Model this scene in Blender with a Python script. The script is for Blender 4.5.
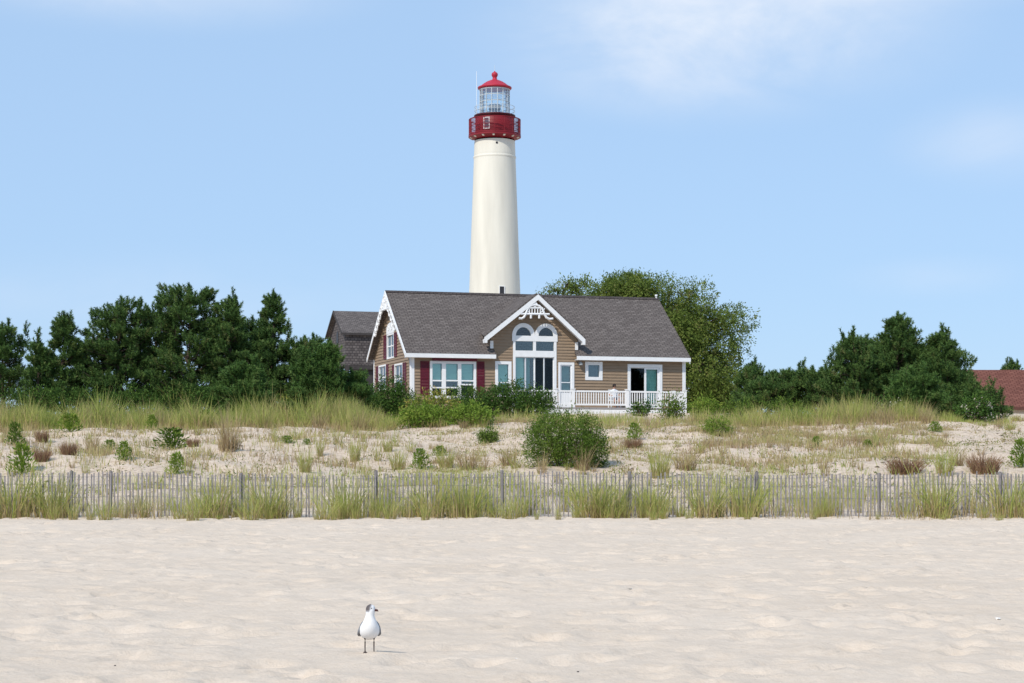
import bpy, bmesh, math, random
import numpy as np
from mathutils import Vector, Matrix

for _o in list(bpy.data.objects):
    bpy.data.objects.remove(_o)
C = bpy.context.scene
COL = C.collection
R = math.radians

# ------------------------------------------------------------------ camera, sky, sun, exposure
F = 1800.0          # focal length in pixels of the 1024 wide frame
HZ = 457.0          # pixel row of the horizon
EYE = 1.5           # eye height above the beach
cd = bpy.data.cameras.new('camera')
cd.sensor_width = 36.0
cd.lens = 36.0 * F / 1024.0
cd.shift_y = (HZ - 341.5) / 1024.0
cd.clip_start = 0.1
cd.clip_end = 12000.0
cam = bpy.data.objects.new('camera', cd)
COL.objects.link(cam)
cam.location = (0, 0, EYE)
cam.rotation_euler = (R(90), 0, 0)
C.camera = cam

SUN_AZ = Vector((-0.56, -0.83, 0)).normalized()
SUN_EL = R(44)
world = bpy.data.worlds.new('World')
C.world = world
world.use_nodes = True
wn, wl = world.node_tree.nodes, world.node_tree.links
wn.clear()
w_out = wn.new('ShaderNodeOutputWorld')
w_bg = wn.new('ShaderNodeBackground')
w_bg.inputs['Strength'].default_value = 0.15
sky = wn.new('ShaderNodeTexSky')
sky.sky_type = 'NISHITA'
sky.sun_disc = False
sky.sun_elevation = SUN_EL
sky.sun_rotation = math.atan2(SUN_AZ.x, SUN_AZ.y)
sky.air_density = 1.0
sky.dust_density = 0.3
sky.ozone_density = 3.0
SKY_TINT = (0.66, 0.74, 0.86, 1)
tint = wn.new('ShaderNodeMix'); tint.data_type = 'RGBA'; tint.blend_type = 'MULTIPLY'
tint.inputs['Factor'].default_value = 1.0
wl.new(sky.outputs[0], tint.inputs[6]); tint.inputs[7].default_value = SKY_TINT
haze = wn.new('ShaderNodeMix'); haze.data_type = 'RGBA'; haze.inputs['Factor'].default_value = 0.84
wl.new(tint.outputs[2], haze.inputs[6]); haze.inputs[7].default_value = (1.90, 2.74, 3.86, 1)   # thin summer veil over the whole sky
cur = haze.outputs[2]
tc = wn.new('ShaderNodeTexCoord')
CLOUDS = [  # direction (x/y, z/y), half sizes, strength
    ((0.115, 0.240), (0.125, 0.048), 1.7),
    ((0.265, 0.175), (0.05, 0.024), 0.5),
    ((-0.21, 0.262), (0.12, 0.022), 0.8),
    ((0.215, 0.262), (0.10, 0.016), 0.50),
    ((0.235, 0.100), (0.05, 0.012), 0.28),
    ((0.06, 0.205), (0.05, 0.018), 0.25),
    ((-0.20, 0.085), (0.16, 0.030), 0.30),
    ((0.02, 0.085), (0.06, 0.014), 0.15),
]
cmap = wn.new('ShaderNodeMapping'); cmap.inputs['Scale'].default_value = (1, 1, 2.2)
wl.new(tc.outputs['Generated'], cmap.inputs['Vector'])
cn = wn.new('ShaderNodeTexNoise')
cn.inputs['Scale'].default_value = 10; cn.inputs['Detail'].default_value = 8; cn.inputs['Roughness'].default_value = 0.58
cn.inputs['Distortion'].default_value = 0.4
wl.new(cmap.outputs[0], cn.inputs['Vector'])
cr = wn.new('ShaderNodeMapRange'); cr.inputs[1].default_value = 0.22; cr.inputs[2].default_value = 0.80
wl.new(cn.outputs[0], cr.inputs[0])
for (cx, cz), (hx, hz), st in CLOUDS:
    v = Vector((cx, 1, cz)).normalized()
    sub = wn.new('ShaderNodeVectorMath'); sub.operation = 'SUBTRACT'
    wl.new(tc.outputs['Generated'], sub.inputs[0]); sub.inputs[1].default_value = v
    scl = wn.new('ShaderNodeVectorMath'); scl.operation = 'MULTIPLY'
    wl.new(sub.outputs[0], scl.inputs[0]); scl.inputs[1].default_value = (1 / hx, 0.6, 1 / hz)
    ln = wn.new('ShaderNodeVectorMath'); ln.operation = 'LENGTH'
    wl.new(scl.outputs[0], ln.inputs[0])
    mr = wn.new('ShaderNodeMapRange'); mr.interpolation_type = 'SMOOTHSTEP'
    mr.inputs[1].default_value = 1.25; mr.inputs[2].default_value = 0.0
    mr.inputs[3].default_value = 0.0; mr.inputs[4].default_value = st
    wl.new(ln.outputs['Value'], mr.inputs[0])
    mm = wn.new('ShaderNodeMath'); mm.operation = 'MULTIPLY'
    wl.new(mr.outputs[0], mm.inputs[0]); wl.new(cr.outputs[0], mm.inputs[1])
    mx = wn.new('ShaderNodeMix'); mx.data_type = 'RGBA'
    wl.new(mm.outputs[0], mx.inputs['Factor'])
    wl.new(cur, mx.inputs[6]); mx.inputs[7].default_value = (3.5, 3.85, 4.4, 1)
    cur = mx.outputs[2]
wl.new(cur, w_bg.inputs['Color'])
wl.new(w_bg.outputs[0], w_out.inputs['Surface'])

sd = bpy.data.lights.new('sun', 'SUN')
sd.energy = 2.5
sd.angle = R(0.6)
sd.color = (1.0, 0.93, 0.83)
sun = bpy.data.objects.new('sun', sd)
COL.objects.link(sun)
sun.rotation_euler = Vector((SUN_AZ.x * math.cos(SUN_EL), SUN_AZ.y * math.cos(SUN_EL), math.sin(SUN_EL))).to_track_quat('Z', 'Y').to_euler()
sun.location = (-60, -40, 80)

C.view_settings.view_transform = 'Standard'
C.view_settings.look = 'None'
C.view_settings.gamma = 1.0
C.view_settings.use_curve_mapping = False
C.view_settings.exposure = 0.60

# ------------------------------------------------------------------ helpers: materials
def new_mat(name):
    m = bpy.data.materials.new(name); m.use_nodes = True
    n, l = m.node_tree.nodes, m.node_tree.links
    n.clear()
    out = n.new('ShaderNodeOutputMaterial')
    return m, n, l, out

def M(name, col, rough=0.7, var=0.0, scale=4.0, bump=0.0, bscale=30.0, metallic=0.0, spec=0.3, stretch=(1, 1, 1), col2=None):
    m, n, l, out = new_mat(name)
    b = n.new('ShaderNodeBsdfPrincipled')
    b.inputs['Base Color'].default_value = (*col, 1)
    b.inputs['Roughness'].default_value = rough
    b.inputs['Metallic'].default_value = metallic
    b.inputs['Specular IOR Level'].default_value = spec
    l.new(b.outputs[0], out.inputs['Surface'])
    t = n.new('ShaderNodeTexCoord')
    mp = n.new('ShaderNodeMapping'); mp.inputs['Scale'].default_value = stretch
    l.new(t.outputs['Object'], mp.inputs['Vector'])
    if var > 0:
        nz = n.new('ShaderNodeTexNoise'); nz.inputs['Scale'].default_value = scale; nz.inputs['Detail'].default_value = 6
        l.new(mp.outputs[0], nz.inputs['Vector'])
        mix = n.new('ShaderNodeMix'); mix.data_type = 'RGBA'
        c2 = col2 or tuple(max(0, c * (1 + var)) for c in col)
        c1 = tuple(max(0, c * (1 - var)) for c in col) if col2 is None else col
        mr = n.new('ShaderNodeMapRange'); mr.inputs[1].default_value = 0.3; mr.inputs[2].default_value = 0.7
        l.new(nz.outputs[0], mr.inputs[0]); l.new(mr.outputs[0], mix.inputs['Factor'])
        mix.inputs[6].default_value = (*c1, 1); mix.inputs[7].default_value = (*c2, 1)
        l.new(mix.outputs[2], b.inputs['Base Color'])
    if bump > 0:
        nz2 = n.new('ShaderNodeTexNoise'); nz2.inputs['Scale'].default_value = bscale; nz2.inputs['Detail'].default_value = 4
        l.new(mp.outputs[0], nz2.inputs['Vector'])
        bp = n.new('ShaderNodeBump'); bp.inputs['Strength'].default_value = bump; bp.inputs['Distance'].default_value = 0.02
        l.new(nz2.outputs[0], bp.inputs['Height']); l.new(bp.outputs[0], b.inputs['Normal'])
    return m

def M_leaf(name, stops, trans=0.25, rough=0.6, spec=0.08):
    """Leaf colour from the per-leaf attribute 'var'."""
    m, n, l, out = new_mat(name)
    at = n.new('ShaderNodeAttribute'); at.attribute_name = 'var'
    rp = n.new('ShaderNodeValToRGB')
    el = rp.color_ramp.elements
    el[0].position, el[0].color = stops[0][0], (*stops[0][1], 1)
    el[1].position, el[1].color = stops[-1][0], (*stops[-1][1], 1)
    for p, c in stops[1:-1]:
        e = el.new(p); e.color = (*c, 1)
    l.new(at.outputs['Fac'], rp.inputs[0])
    b = n.new('ShaderNodeBsdfPrincipled')
    b.inputs['Roughness'].default_value = rough; b.inputs['Specular IOR Level'].default_value = spec
    tr = n.new('ShaderNodeBsdfTranslucent')
    mx = n.new('ShaderNodeMixShader'); mx.inputs[0].default_value = trans
    l.new(rp.outputs[0], b.inputs['Base Color']); l.new(rp.outputs[0], tr.inputs['Color'])
    l.new(b.outputs[0], mx.inputs[1]); l.new(tr.outputs[0], mx.inputs[2])
    l.new(mx.outputs[0], out.inputs['Surface'])
    return m

def M_shingle(name, c1, c2, mortar, bw=0.32, bh=0.14):
    m, n, l, out = new_mat(name)
    uv = n.new('ShaderNodeUVMap')
    br = n.new('ShaderNodeTexBrick')
    br.inputs['Color1'].default_value = (*c1, 1); br.inputs['Color2'].default_value = (*c2, 1); br.inputs['Mortar'].default_value = (*mortar, 1)
    br.inputs['Scale'].default_value = 1.0; br.inputs['Mortar Size'].default_value = 0.022
    br.inputs['Brick Width'].default_value = bw; br.inputs['Row Height'].default_value = bh
    br.inputs['Bias'].default_value = -0.1
    l.new(uv.outputs[0], br.inputs['Vector'])
    nz = n.new('ShaderNodeTexNoise'); nz.inputs['Scale'].default_value = 1.4; nz.inputs['Detail'].default_value = 9; nz.inputs['Roughness'].default_value = 0.7
    l.new(uv.outputs[0], nz.inputs['Vector'])
    mr = n.new('ShaderNodeMapRange'); mr.inputs[1].default_value = 0.3; mr.inputs[2].default_value = 0.7; mr.inputs[3].default_value = 0.86; mr.inputs[4].default_value = 1.14
    l.new(nz.outputs[0], mr.inputs[0])
    mx = n.new('ShaderNodeVectorMath'); mx.operation = 'SCALE'
    l.new(br.outputs[0], mx.inputs[0]); l.new(mr.outputs[0], mx.inputs['Scale'])
    b = n.new('ShaderNodeBsdfPrincipled'); b.inputs['Roughness'].default_value = 0.9; b.inputs['Specular IOR Level'].default_value = 0.15
    l.new(mx.outputs[0], b.inputs['Base Color'])
    bp = n.new('ShaderNodeBump'); bp.inputs['Strength'].default_value = 0.5; bp.inputs['Distance'].default_value = 0.02
    l.new(br.outputs['Fac'], bp.inputs['Height']); bp.invert = True
    l.new(bp.outputs[0], b.inputs['Normal'])
    l.new(b.outputs[0], out.inputs['Surface'])
    return m

def M_glass(name, refl=0.22, tint=(0.85, 0.92, 0.95), blend=0.25, graze=0.9):
    m, n, l, out = new_mat(name)
    tr = n.new('ShaderNodeBsdfTransparent'); tr.inputs[0].default_value = (*tint, 1)
    gl = n.new('ShaderNodeBsdfGlossy'); gl.inputs['Roughness'].default_value = 0.03
    gl.inputs['Color'].default_value = (0.95, 0.97, 1, 1)
    lw = n.new('ShaderNodeLayerWeight'); lw.inputs[0].default_value = blend
    mr = n.new('ShaderNodeMapRange'); mr.inputs[3].default_value = refl; mr.inputs[4].default_value = graze
    l.new(lw.outputs['Fresnel'], mr.inputs[0])
    mx = n.new('ShaderNodeMixShader')
    l.new(mr.outputs[0], mx.inputs[0]); l.new(tr.outputs[0], mx.inputs[1]); l.new(gl.outputs[0], mx.inputs[2])
    l.new(mx.outputs[0], out.inputs['Surface'])
    return m

# ------------------------------------------------------------------ helpers: objects
def tag(o, label=None, cat=None, group=None, kind=None):
    if label: o['label'] = label
    if cat: o['category'] = cat
    if group: o['group'] = group
    if kind: o['kind'] = kind
    return o

def empty(name, loc, rz=0.0):
    o = bpy.data.objects.new(name, None)
    COL.objects.link(o)
    o.location = loc; o.rotation_euler = (0, 0, rz)
    o.empty_display_size = 0.2
    return o

def copy_tree(o, parent=None):
    c = o.copy(); COL.objects.link(c)
    if parent is not None: c.parent = parent
    for ch in list(o.children):
        copy_tree(ch, c)
    return c

class MB:
    """collects shapes and links them as one mesh object"""
    def __init__(s): s.v = []; s.f = []; s.m = []
    def add(s, vs, fs, mi=0):
        b = len(s.v); s.v += [tuple(p) for p in vs]
        for f in fs: s.f.append([b + i for i in f]); s.m.append(mi)
    def hexa(s, c, mi=0):     # c: 8 corners, bottom ring then top ring
        s.add(c, [(0, 3, 2, 1), (4, 5, 6, 7), (0, 1, 5, 4), (1, 2, 6, 5), (2, 3, 7, 6), (3, 0, 4, 7)], mi)
    def box(s, x0, x1, y0, y1, z0, z1, mi=0):
        s.hexa([(x0, y0, z0), (x1, y0, z0), (x1, y1, z0), (x0, y1, z0), (x0, y0, z1), (x1, y0, z1), (x1, y1, z1), (x0, y1, z1)], mi)
    def pbox(s, pl, a0, a1, z0, z1, n0, n1, mi=0):
        s.hexa([pl(a0, z0, n0), pl(a1, z0, n0), pl(a1, z0, n1), pl(a0, z0, n1), pl(a0, z1, n0), pl(a1, z1, n0), pl(a1, z1, n1), pl(a0, z1, n1)], mi)
    def slab(s, poly, thick, mi=0):   # planar polygon pushed along -normal
        P = [Vector(p) for p in poly]
        n = Vector((0, 0, 0))
        for i in range(len(P)): n += (P[i]).cross(P[(i + 1) % len(P)])
        n.normalize()
        Q = [p - n * thick for p in P]; k = len(P)
        s.add(P + Q, [tuple(range(k)), tuple(reversed(range(k, 2 * k)))] + [(i, k + i, k + (i + 1) % k, (i + 1) % k) for i in range(k)], mi)
    def tube(s, pts, r, n=6, mi=0, r1=None, cap=True):
        pts = [Vector(p) for p in pts]; k = len(pts); vs = []; fs = []
        for i, p in enumerate(pts):
            d = (pts[min(i + 1, k - 1)] - pts[max(i - 1, 0)])
            d = d.normalized() if d.length > 1e-9 else Vector((0, 0, 1))
            u = d.cross(Vector((0, 0, 1)))
            if u.length < 1e-3: u = d.cross(Vector((1, 0, 0)))
            u.normalize(); w = d.cross(u)
            if isinstance(r, (list, tuple)): rr = r[i]
            else: rr = r + (0 if r1 is None else (r1 - r) * i / max(1, k - 1))
            for j in range(n):
                a = 2 * math.pi * j / n
                vs.append(p + (u * math.cos(a) + w * math.sin(a)) * rr)
        for i in range(k - 1):
            for j in range(n):
                fs.append((i * n + j, i * n + (j + 1) % n, (i + 1) * n + (j + 1) % n, (i + 1) * n + j))
        if cap: fs += [tuple(reversed(range(n))), tuple(range((k - 1) * n, k * n))]
        s.add(vs, fs, mi)
    def lathe(s, prof, n=48, mi=0, cx=0, cy=0):   # prof: (r, z) from bottom to top
        vs = []; fs = []
        for r, z in prof:
            for j in range(n):
                a = 2 * math.pi * j / n; vs.append((cx + r * math.cos(a), cy + r * math.sin(a), z))
        for i in range(len(prof) - 1):
            for j in range(n):
                fs.append((i * n + j, i * n + (j + 1) % n, (i + 1) * n + (j + 1) % n, (i + 1) * n + j))
        s.add(vs, fs, mi)
    def sphere(s, c, rad, nu=12, nv=8, mi=0):
        c = Vector(c); rad = rad if isinstance(rad, (tuple, list)) else (rad,) * 3
        vs = []; fs = []
        for i in range(nv + 1):
            t = math.pi * i / nv
            for j in range(nu):
                a = 2 * math.pi * j / nu
                vs.append(c + Vector((rad[0] * math.sin(t) * math.cos(a), rad[1] * math.sin(t) * math.sin(a), rad[2] * math.cos(t))))
        for i in range(nv):
            for j in range(nu):
                fs.append((i * nu + j, (i + 1) * nu + j, (i + 1) * nu + (j + 1) % nu, i * nu + (j + 1) % nu))
        s.add(vs, fs, mi)
    def build(s, name, mats, parent=None, smooth=False, bevel=0.0):
        me = bpy.data.meshes.new(name)
        me.from_pydata(s.v, [], s.f)
        mats = mats if isinstance(mats, (list, tuple)) else [mats]
        for m in mats: me.materials.append(m)
        me.polygons.foreach_set('material_index', s.m)
        # UV: metres along the level direction and up the slope of each face
        uv = me.uv_layers.new(name='UVMap')
        for p in me.polygons:
            n = p.normal; t = Vector((0, 0, 1)).cross(n)
            t = t.normalized() if t.length > 1e-4 else Vector((1, 0, 0))
            w = n.cross(t)
            for li in p.loop_indices:
                co = me.vertices[me.loops[li].vertex_index].co
                uv.data[li].uv = (co.dot(t), co.dot(w))
        if smooth: me.polygons.foreach_set('use_smooth', [True] * len(me.polygons))
        me.update()
        o = bpy.data.objects.new(name, me); COL.objects.link(o)
        if parent is not None: o.parent = parent
        if bevel > 0:
            b = o.modifiers.new('bevel', 'BEVEL'); b.width = bevel; b.segments = 2; b.limit_method = 'ANGLE'
        return o

def np_mesh(name, V, Fc, mats, parent=None, var=None, smooth=False, mi=None):
    """mesh from arrays; Fc is an (n, k) index array"""
    me = bpy.data.meshes.new(name)
    V = np.asarray(V, np.float32); Fc = np.asarray(Fc, np.int32)
    nf, k = Fc.shape
    me.vertices.add(len(V)); me.vertices.foreach_set('co', V.ravel())
    me.loops.add(nf * k); me.loops.foreach_set('vertex_index', Fc.ravel())
    me.polygons.add(nf)
    me.polygons.foreach_set('loop_start', np.arange(0, nf * k, k, dtype=np.int32))
    me.polygons.foreach_set('loop_total', np.full(nf, k, np.int32))
    for m in (mats if isinstance(mats, (list, tuple)) else [mats]): me.materials.append(m)
    if mi is not None: me.polygons.foreach_set('material_index', np.asarray(mi, np.int32))
    if smooth: me.polygons.foreach_set('use_smooth', np.ones(nf, dtype=bool))
    if var is not None:
        a = me.attributes.new('var', 'FLOAT', 'FACE')
        a.data.foreach_set('value', np.asarray(var, np.float32))
    me.update(calc_edges=True)
    o = bpy.data.objects.new(name, me); COL.objects.link(o)
    if parent is not None: o.parent = parent
    return o

# ------------------------------------------------------------------ noise and terrain
_tab = np.random.default_rng(7).random((256, 256))
def vnoise(x, y, seed=0):
    x = np.asarray(x, float) + seed * 17.31; y = np.asarray(y, float) + seed * 9.73
    xi = np.floor(x).astype(int); yi = np.floor(y).astype(int)
    fx = x - xi; fy = y - yi
    fx = fx * fx * (3 - 2 * fx); fy = fy * fy * (3 - 2 * fy)
    a = _tab[xi & 255, yi & 255]; b = _tab[(xi + 1) & 255, yi & 255]
    c = _tab[xi & 255, (yi + 1) & 255]; d = _tab[(xi + 1) & 255, (yi + 1) & 255]
    return (a + (b - a) * fx) * (1 - fy) + (c + (d - c) * fx) * fy - 0.5

FENCE_Y = 44.3
PY = [-60, 0, 43.5, 44.6, 47, 50, 55, 60, 66, 70, 75, 80, 86, 95, 103, 109, 125, 200, 600, 6000]
PZ = [-0.3, 0, 0, 0.03, 0.14, 0.34, 0.62, 1.0, 1.45, 1.78, 2.15, 2.5, 2.9, 3.2, 3.75, 4.08, 4.0, 3.3, 2.4, 1.2]
def base_h(x, y):
    x = np.asarray(x, float); y = np.asarray(y, float)
    z = np.interp(y, PY, PZ)
    m = np.clip((y - 45) / 8, 0, 1) * np.clip((112 - y) / 14, 0, 1)
    z = z + m * (0.55 * vnoise(x / 7.0, y / 7.0, 1) + 0.42 * vnoise(x / 2.6, y / 2.6, 2) + 0.22 * vnoise(x / 0.9, y / 0.9, 3))
    b = np.clip((45.5 - y) / 3, 0, 1)
    z = z + b * 0.05 * vnoise(x / 5.0, y / 5.0, 4)
    return z
def gz(x, y): return float(base_h(x, y))

def grow(a, b, s, f):
    out = [a]; d = 1 if b > a else -1
    while (b - out[-1]) * d > 0:
        out.append(out[-1] + s * d); s *= f
    return out[1:]
gx = np.array(sorted(grow(-15, -32, 0.12, 1.02) + grow(-32, -4000, 1.0, 1.35) + list(np.arange(-15, 15.01, 0.085)) + grow(15, 32, 0.12, 1.02) + grow(32, 4000, 1.0, 1.35)))
gy = np.array(sorted(grow(10, -80, 0.3, 1.3) + list(np.arange(10, 46.5, 0.075)) + list(np.arange(46.6, 104, 0.22)) + grow(104, 9000, 0.8, 1.12)))
gx = np.unique(np.round(gx, 4)); gy = np.unique(np.round(gy, 4))
GX, GY = np.meshgrid(gx, gy)
GZ = base_h(GX, GY)
beach = np.clip((GY - 8) / 2, 0, 1) * np.clip((45.0 - GY) / 1.5, 0, 1) * np.clip((24 - np.abs(GX)) / 3, 0, 1)
GZ += beach * (0.018 * vnoise(GX / 1.1, GY / 0.9, 11) + 0.030 * vnoise(GX / 0.42, GY / 0.36, 12) + 0.026 * vnoise(GX / 0.2, GY / 0.18, 13))
rf = np.random.default_rng(21)     # trodden sand: soft footprints with a raised rim
for i in range(3600):
    py = 11 + 33.5 * rf.random() ** 1.1
    px = (rf.random() - 0.5) * 30
    a = rf.random() * math.pi; ra = rf.uniform(0.12, 0.2); rb = ra * rf.uniform(0.5, 0.8); dp = rf.uniform(0.014, 0.055)
    i0, i1 = np.searchsorted(gx, [px - 0.6, px + 0.6]); j0, j1 = np.searchsorted(gy, [py - 0.6, py + 0.6])
    dx = GX[j0:j1, i0:i1] - px; dy = GY[j0:j1, i0:i1] - py
    u = (dx * math.cos(a) + dy * math.sin(a)) / ra; w = (-dx * math.sin(a) + dy * math.cos(a)) / rb
    r2 = u * u + w * w
    GZ[j0:j1, i0:i1] += dp * (-np.exp(-r2) + 0.45 * np.exp(-(np.sqrt(r2) - 1.7) ** 2 / 0.25))
def gzf(x, y):
    i = np.clip(np.searchsorted(gx, x), 1, len(gx) - 1); j = np.clip(np.searchsorted(gy, y), 1, len(gy) - 1)
    return float(GZ[j - 1:j + 1, i - 1:i + 1].mean())

def m_sand():
    m, n, l, out = new_mat('sand')
    t = n.new('ShaderNodeTexCoord')
    def nz(s, d=5, r=0.5):
        k = n.new('ShaderNodeTexNoise'); k.inputs['Scale'].default_value = s; k.inputs['Detail'].default_value = d; k.inputs['Roughness'].default_value = r
        l.new(t.outputs['Object'], k.inputs['Vector']); return k
    a = nz(0.35, 6, 0.6); b2 = nz(9, 6, 0.65); g = nz(160, 2, 0.5)
    r1 = n.new('ShaderNodeValToRGB'); r1.color_ramp.elements[0].position = 0.32; r1.color_ramp.elements[1].position = 0.7
    r1.color_ramp.elements[0].color = (0.575, 0.472, 0.372, 1); r1.color_ramp.elements[1].color = (0.675, 0.575, 0.475, 1)
    ad = n.new('ShaderNodeMath'); ad.operation = 'MULTIPLY_ADD'; ad.inputs[1].default_value = 0.55
    sb = n.new('ShaderNodeMath'); sb.operation = 'MULTIPLY'; sb.inputs[1].default_value = 0.45
    l.new(a.outputs[0], sb.inputs[0]); l.new(b2.outputs[0], ad.inputs[0]); l.new(sb.outputs[0], ad.inputs[2])
    l.new(ad.outputs[0], r1.inputs[0])
    r2 = n.new('ShaderNodeMapRange'); r2.inputs[1].default_value = 0.30; r2.inputs[2].default_value = 0.42; r2.inputs[3].default_value = 0.72; r2.inputs[4].default_value = 1.0
    l.new(g.outputs[0], r2.inputs[0])
    sc = n.new('ShaderNodeVectorMath'); sc.operation = 'SCALE'
    l.new(r1.outputs[0], sc.inputs[0]); l.new(r2.outputs[0], sc.inputs['Scale'])
    # dune sand is a little darker and browner than the washed beach; organic flecks double as painted shadow speckles
    sx = n.new('ShaderNodeSeparateXYZ'); l.new(t.outputs['Object'], sx.inputs[0])
    dm = n.new('ShaderNodeMapRange'); dm.inputs[1].default_value = 44.0; dm.inputs[2].default_value = 50.0; l.new(sx.outputs['Y'], dm.inputs[0])
    fl = nz(5.5, 8, 0.72)
    fr = n.new('ShaderNodeValToRGB'); fr.color_ramp.elements[0].position = 0.36; fr.color_ramp.elements[1].position = 0.52
    fr.color_ramp.elements[0].color = (0.66, 0.60, 0.55, 1); fr.color_ramp.elements[1].color = (0.96, 0.94, 0.92, 1)
    l.new(fl.outputs[0], fr.inputs[0])
    mu = n.new('ShaderNodeMix'); mu.data_type = 'RGBA'; mu.blend_type = 'MULTIPLY'
    l.new(dm.outputs[0], mu.inputs['Factor']); l.new(sc.outputs[0], mu.inputs[6]); l.new(fr.outputs[0], mu.inputs[7])
    b = n.new('ShaderNodeBsdfPrincipled'); b.inputs['Roughness'].default_value = 0.95; b.inputs['Specular IOR Level'].default_value = 0.1
    l.new(mu.outputs[2], b.inputs['Base Color'])
    bp = n.new('ShaderNodeBump'); bp.inputs['Strength'].default_value = 0.5; bp.inputs['Distance'].default_value = 0.035
    h = nz(14, 7, 0.65)
    l.new(h.outputs[0], bp.inputs['Height']); l.new(bp.outputs[0], b.inputs['Normal'])
    l.new(b.outputs[0], out.inputs['Surface'])
    return m
SAND = m_sand()
nx, ny = len(gx), len(gy)
idx = (np.arange(ny - 1)[:, None] * nx + np.arange(nx - 1)[None, :]).ravel()
ground = np_mesh('sand_ground', np.stack([GX.ravel(), GY.ravel(), GZ.ravel()], 1),
                 np.stack([idx, idx + 1, idx + nx + 1, idx + nx], 1), SAND, smooth=True)
tag(ground, kind='structure')

def at(px, Y): return (px - 512.0) * Y / F
def zat(py, Y): return EYE + (HZ - py) * Y / F
def on_beach(px, py):
    Y = EYE * F / (py - HZ); return at(px, Y), Y

# ------------------------------------------------------------------ shared materials
WHITE = M('white_paint', (0.78, 0.79, 0.80), 0.5, var=0.04, scale=3)
SIDING = M('brown_siding', (0.275, 0.200, 0.135), 0.65, var=0.08, scale=2.5, stretch=(0.6, 0.6, 3))
BURG = M('burgundy_paint', (0.110, 0.010, 0.022), 0.5, var=0.1)
ROOFM = M_shingle('asphalt_shingle', (0.122, 0.104, 0.096), (0.178, 0.154, 0.142), (0.062, 0.053, 0.050), 0.34, 0.17)
GLASS = M_glass('window_glass', 0.075, (0.88, 0.97, 0.95))
GLASSD = M_glass('door_glass', 0.015, blend=0.1, graze=0.3)
BLIND = M('teal_blind', (0.46, 0.72, 0.68), 0.8, var=0.05, stretch=(1, 1, 9), scale=2)
CURT = M('grey_curtain', (0.22, 0.28, 0.38), 0.8, var=0.1, stretch=(14, 14, 1), scale=1)
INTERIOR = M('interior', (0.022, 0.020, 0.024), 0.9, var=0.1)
DECKM = M('deck_boards', (0.35, 0.33, 0.32), 0.8, var=0.15, stretch=(0.4, 6, 1))
BLACKM = M('dark_metal', (0.03, 0.03, 0.035), 0.5, var=0.05)
BARK = M('bark', (0.075, 0.055, 0.042), 0.9, var=0.3, scale=8, bump=0.4, stretch=(1, 1, 0.3))

# ------------------------------------------------------------------ lighthouse
LY = 225.0
LX = at(494.7, LY)
LG = gz(LX, LY) - 0.05
def zl(py): return zat(py, LY) - LG
CREAM = M('cream_masonry', (0.665, 0.64, 0.56), 0.75, var=0.085, scale=0.9, bump=0.15, bscale=3, stretch=(1, 1, 0.12))
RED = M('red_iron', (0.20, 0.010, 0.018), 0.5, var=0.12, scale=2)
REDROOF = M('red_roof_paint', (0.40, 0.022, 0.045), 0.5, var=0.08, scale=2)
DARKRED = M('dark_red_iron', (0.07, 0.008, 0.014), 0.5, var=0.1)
GREYM = M('grey_iron', (0.52, 0.57, 0.59), 0.5, var=0.1)
LGLASS = M_glass('lantern_glass', 0.26, (0.93, 0.98, 0.98))
lh = empty('lighthouse', (LX, LY, LG))
tag(lh, 'tall cream lighthouse with red gallery and red domed lantern behind the brown cottage', 'lighthouse')
px_m = F / LY
def rpx(p): return p / px_m
b = MB()
rows = [441, 400, 350, 294, 250, 200, 170, 162, 159.6, 159.2, 158.5, 157, 156.5, 156.1, 154, 150, 146, 141.5]
prof = []
for y in rows:
    rr = 20.2 + (y - 140) * (25.6 - 20.2) / 154.0
    if y in (158.5,): rr += 0.40
    if y in (157,): rr += 0.55
    if y == 156.5: rr -= 0.1
    prof.append((rpx(rr), zl(y)))
prof[0] = (prof[0][0], 0.0)
b.lathe(prof, 72)
tower = b.build('tower', CREAM, lh, smooth=True)
# tower window near the ridge line of the cottage and a porthole below the gallery
def on_tower(px, py, r_add=0.0):
    rr = rpx(20.2 + (py - 140) * 5.4 / 154.0) + r_add
    x = (px - 494.7) / px_m
    a = math.asin(x / rr)
    return a, rr
def tower_box(mb, px, py, w, h, d0, d1, rr=None, mi=0):
    if rr is None: a, rr = on_tower(px, py)
    else: a = math.asin(((px - 494.7) / px_m) / rr)
    ca, sa = math.cos(a), math.sin(a)
    def pl(s, z, n): return Vector((sa * (rr + n) + ca * s, -ca * (rr + n) + sa * s, z))
    zc = zl(py)
    mb.pbox(pl, -w / 2, w / 2, zc - h / 2, zc + h / 2, d0, d1, mi)
    return pl, zc
b = MB(); pl, zc = tower_box(b, 502.0, 292.6, 0.75, 0.12, -0.2, 0.10)
b.v = []; b.f = []; b.m = []
for (s0, s1, z0, z1) in ((-.36, -.29, -.55, .55), (.29, .36, -.55, .55), (-.29, .29, .48, .55), (-.29, .29, -.55, -.48)):
    b.pbox(pl, s0, s1, zc + z0, zc + z1, -0.15, 0.06)
tw = b.build('window', WHITE, tower)
b = MB(); b.pbox(pl, -.29, .29, zc - .48, zc + .48, -0.1, 0.035); b.build('glass', BLACKM, tw)
b = MB(); pl, zc = tower_box(b, 497, 146, 0.01, 0.01, -0.1, 0.02); b.v = []; b.f = []; b.m = []
b.tube([pl(0, zc, -0.15), pl(0, zc, 0.05)], 0.14, 14)
b.build('porthole', BLACKM, tower)
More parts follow.
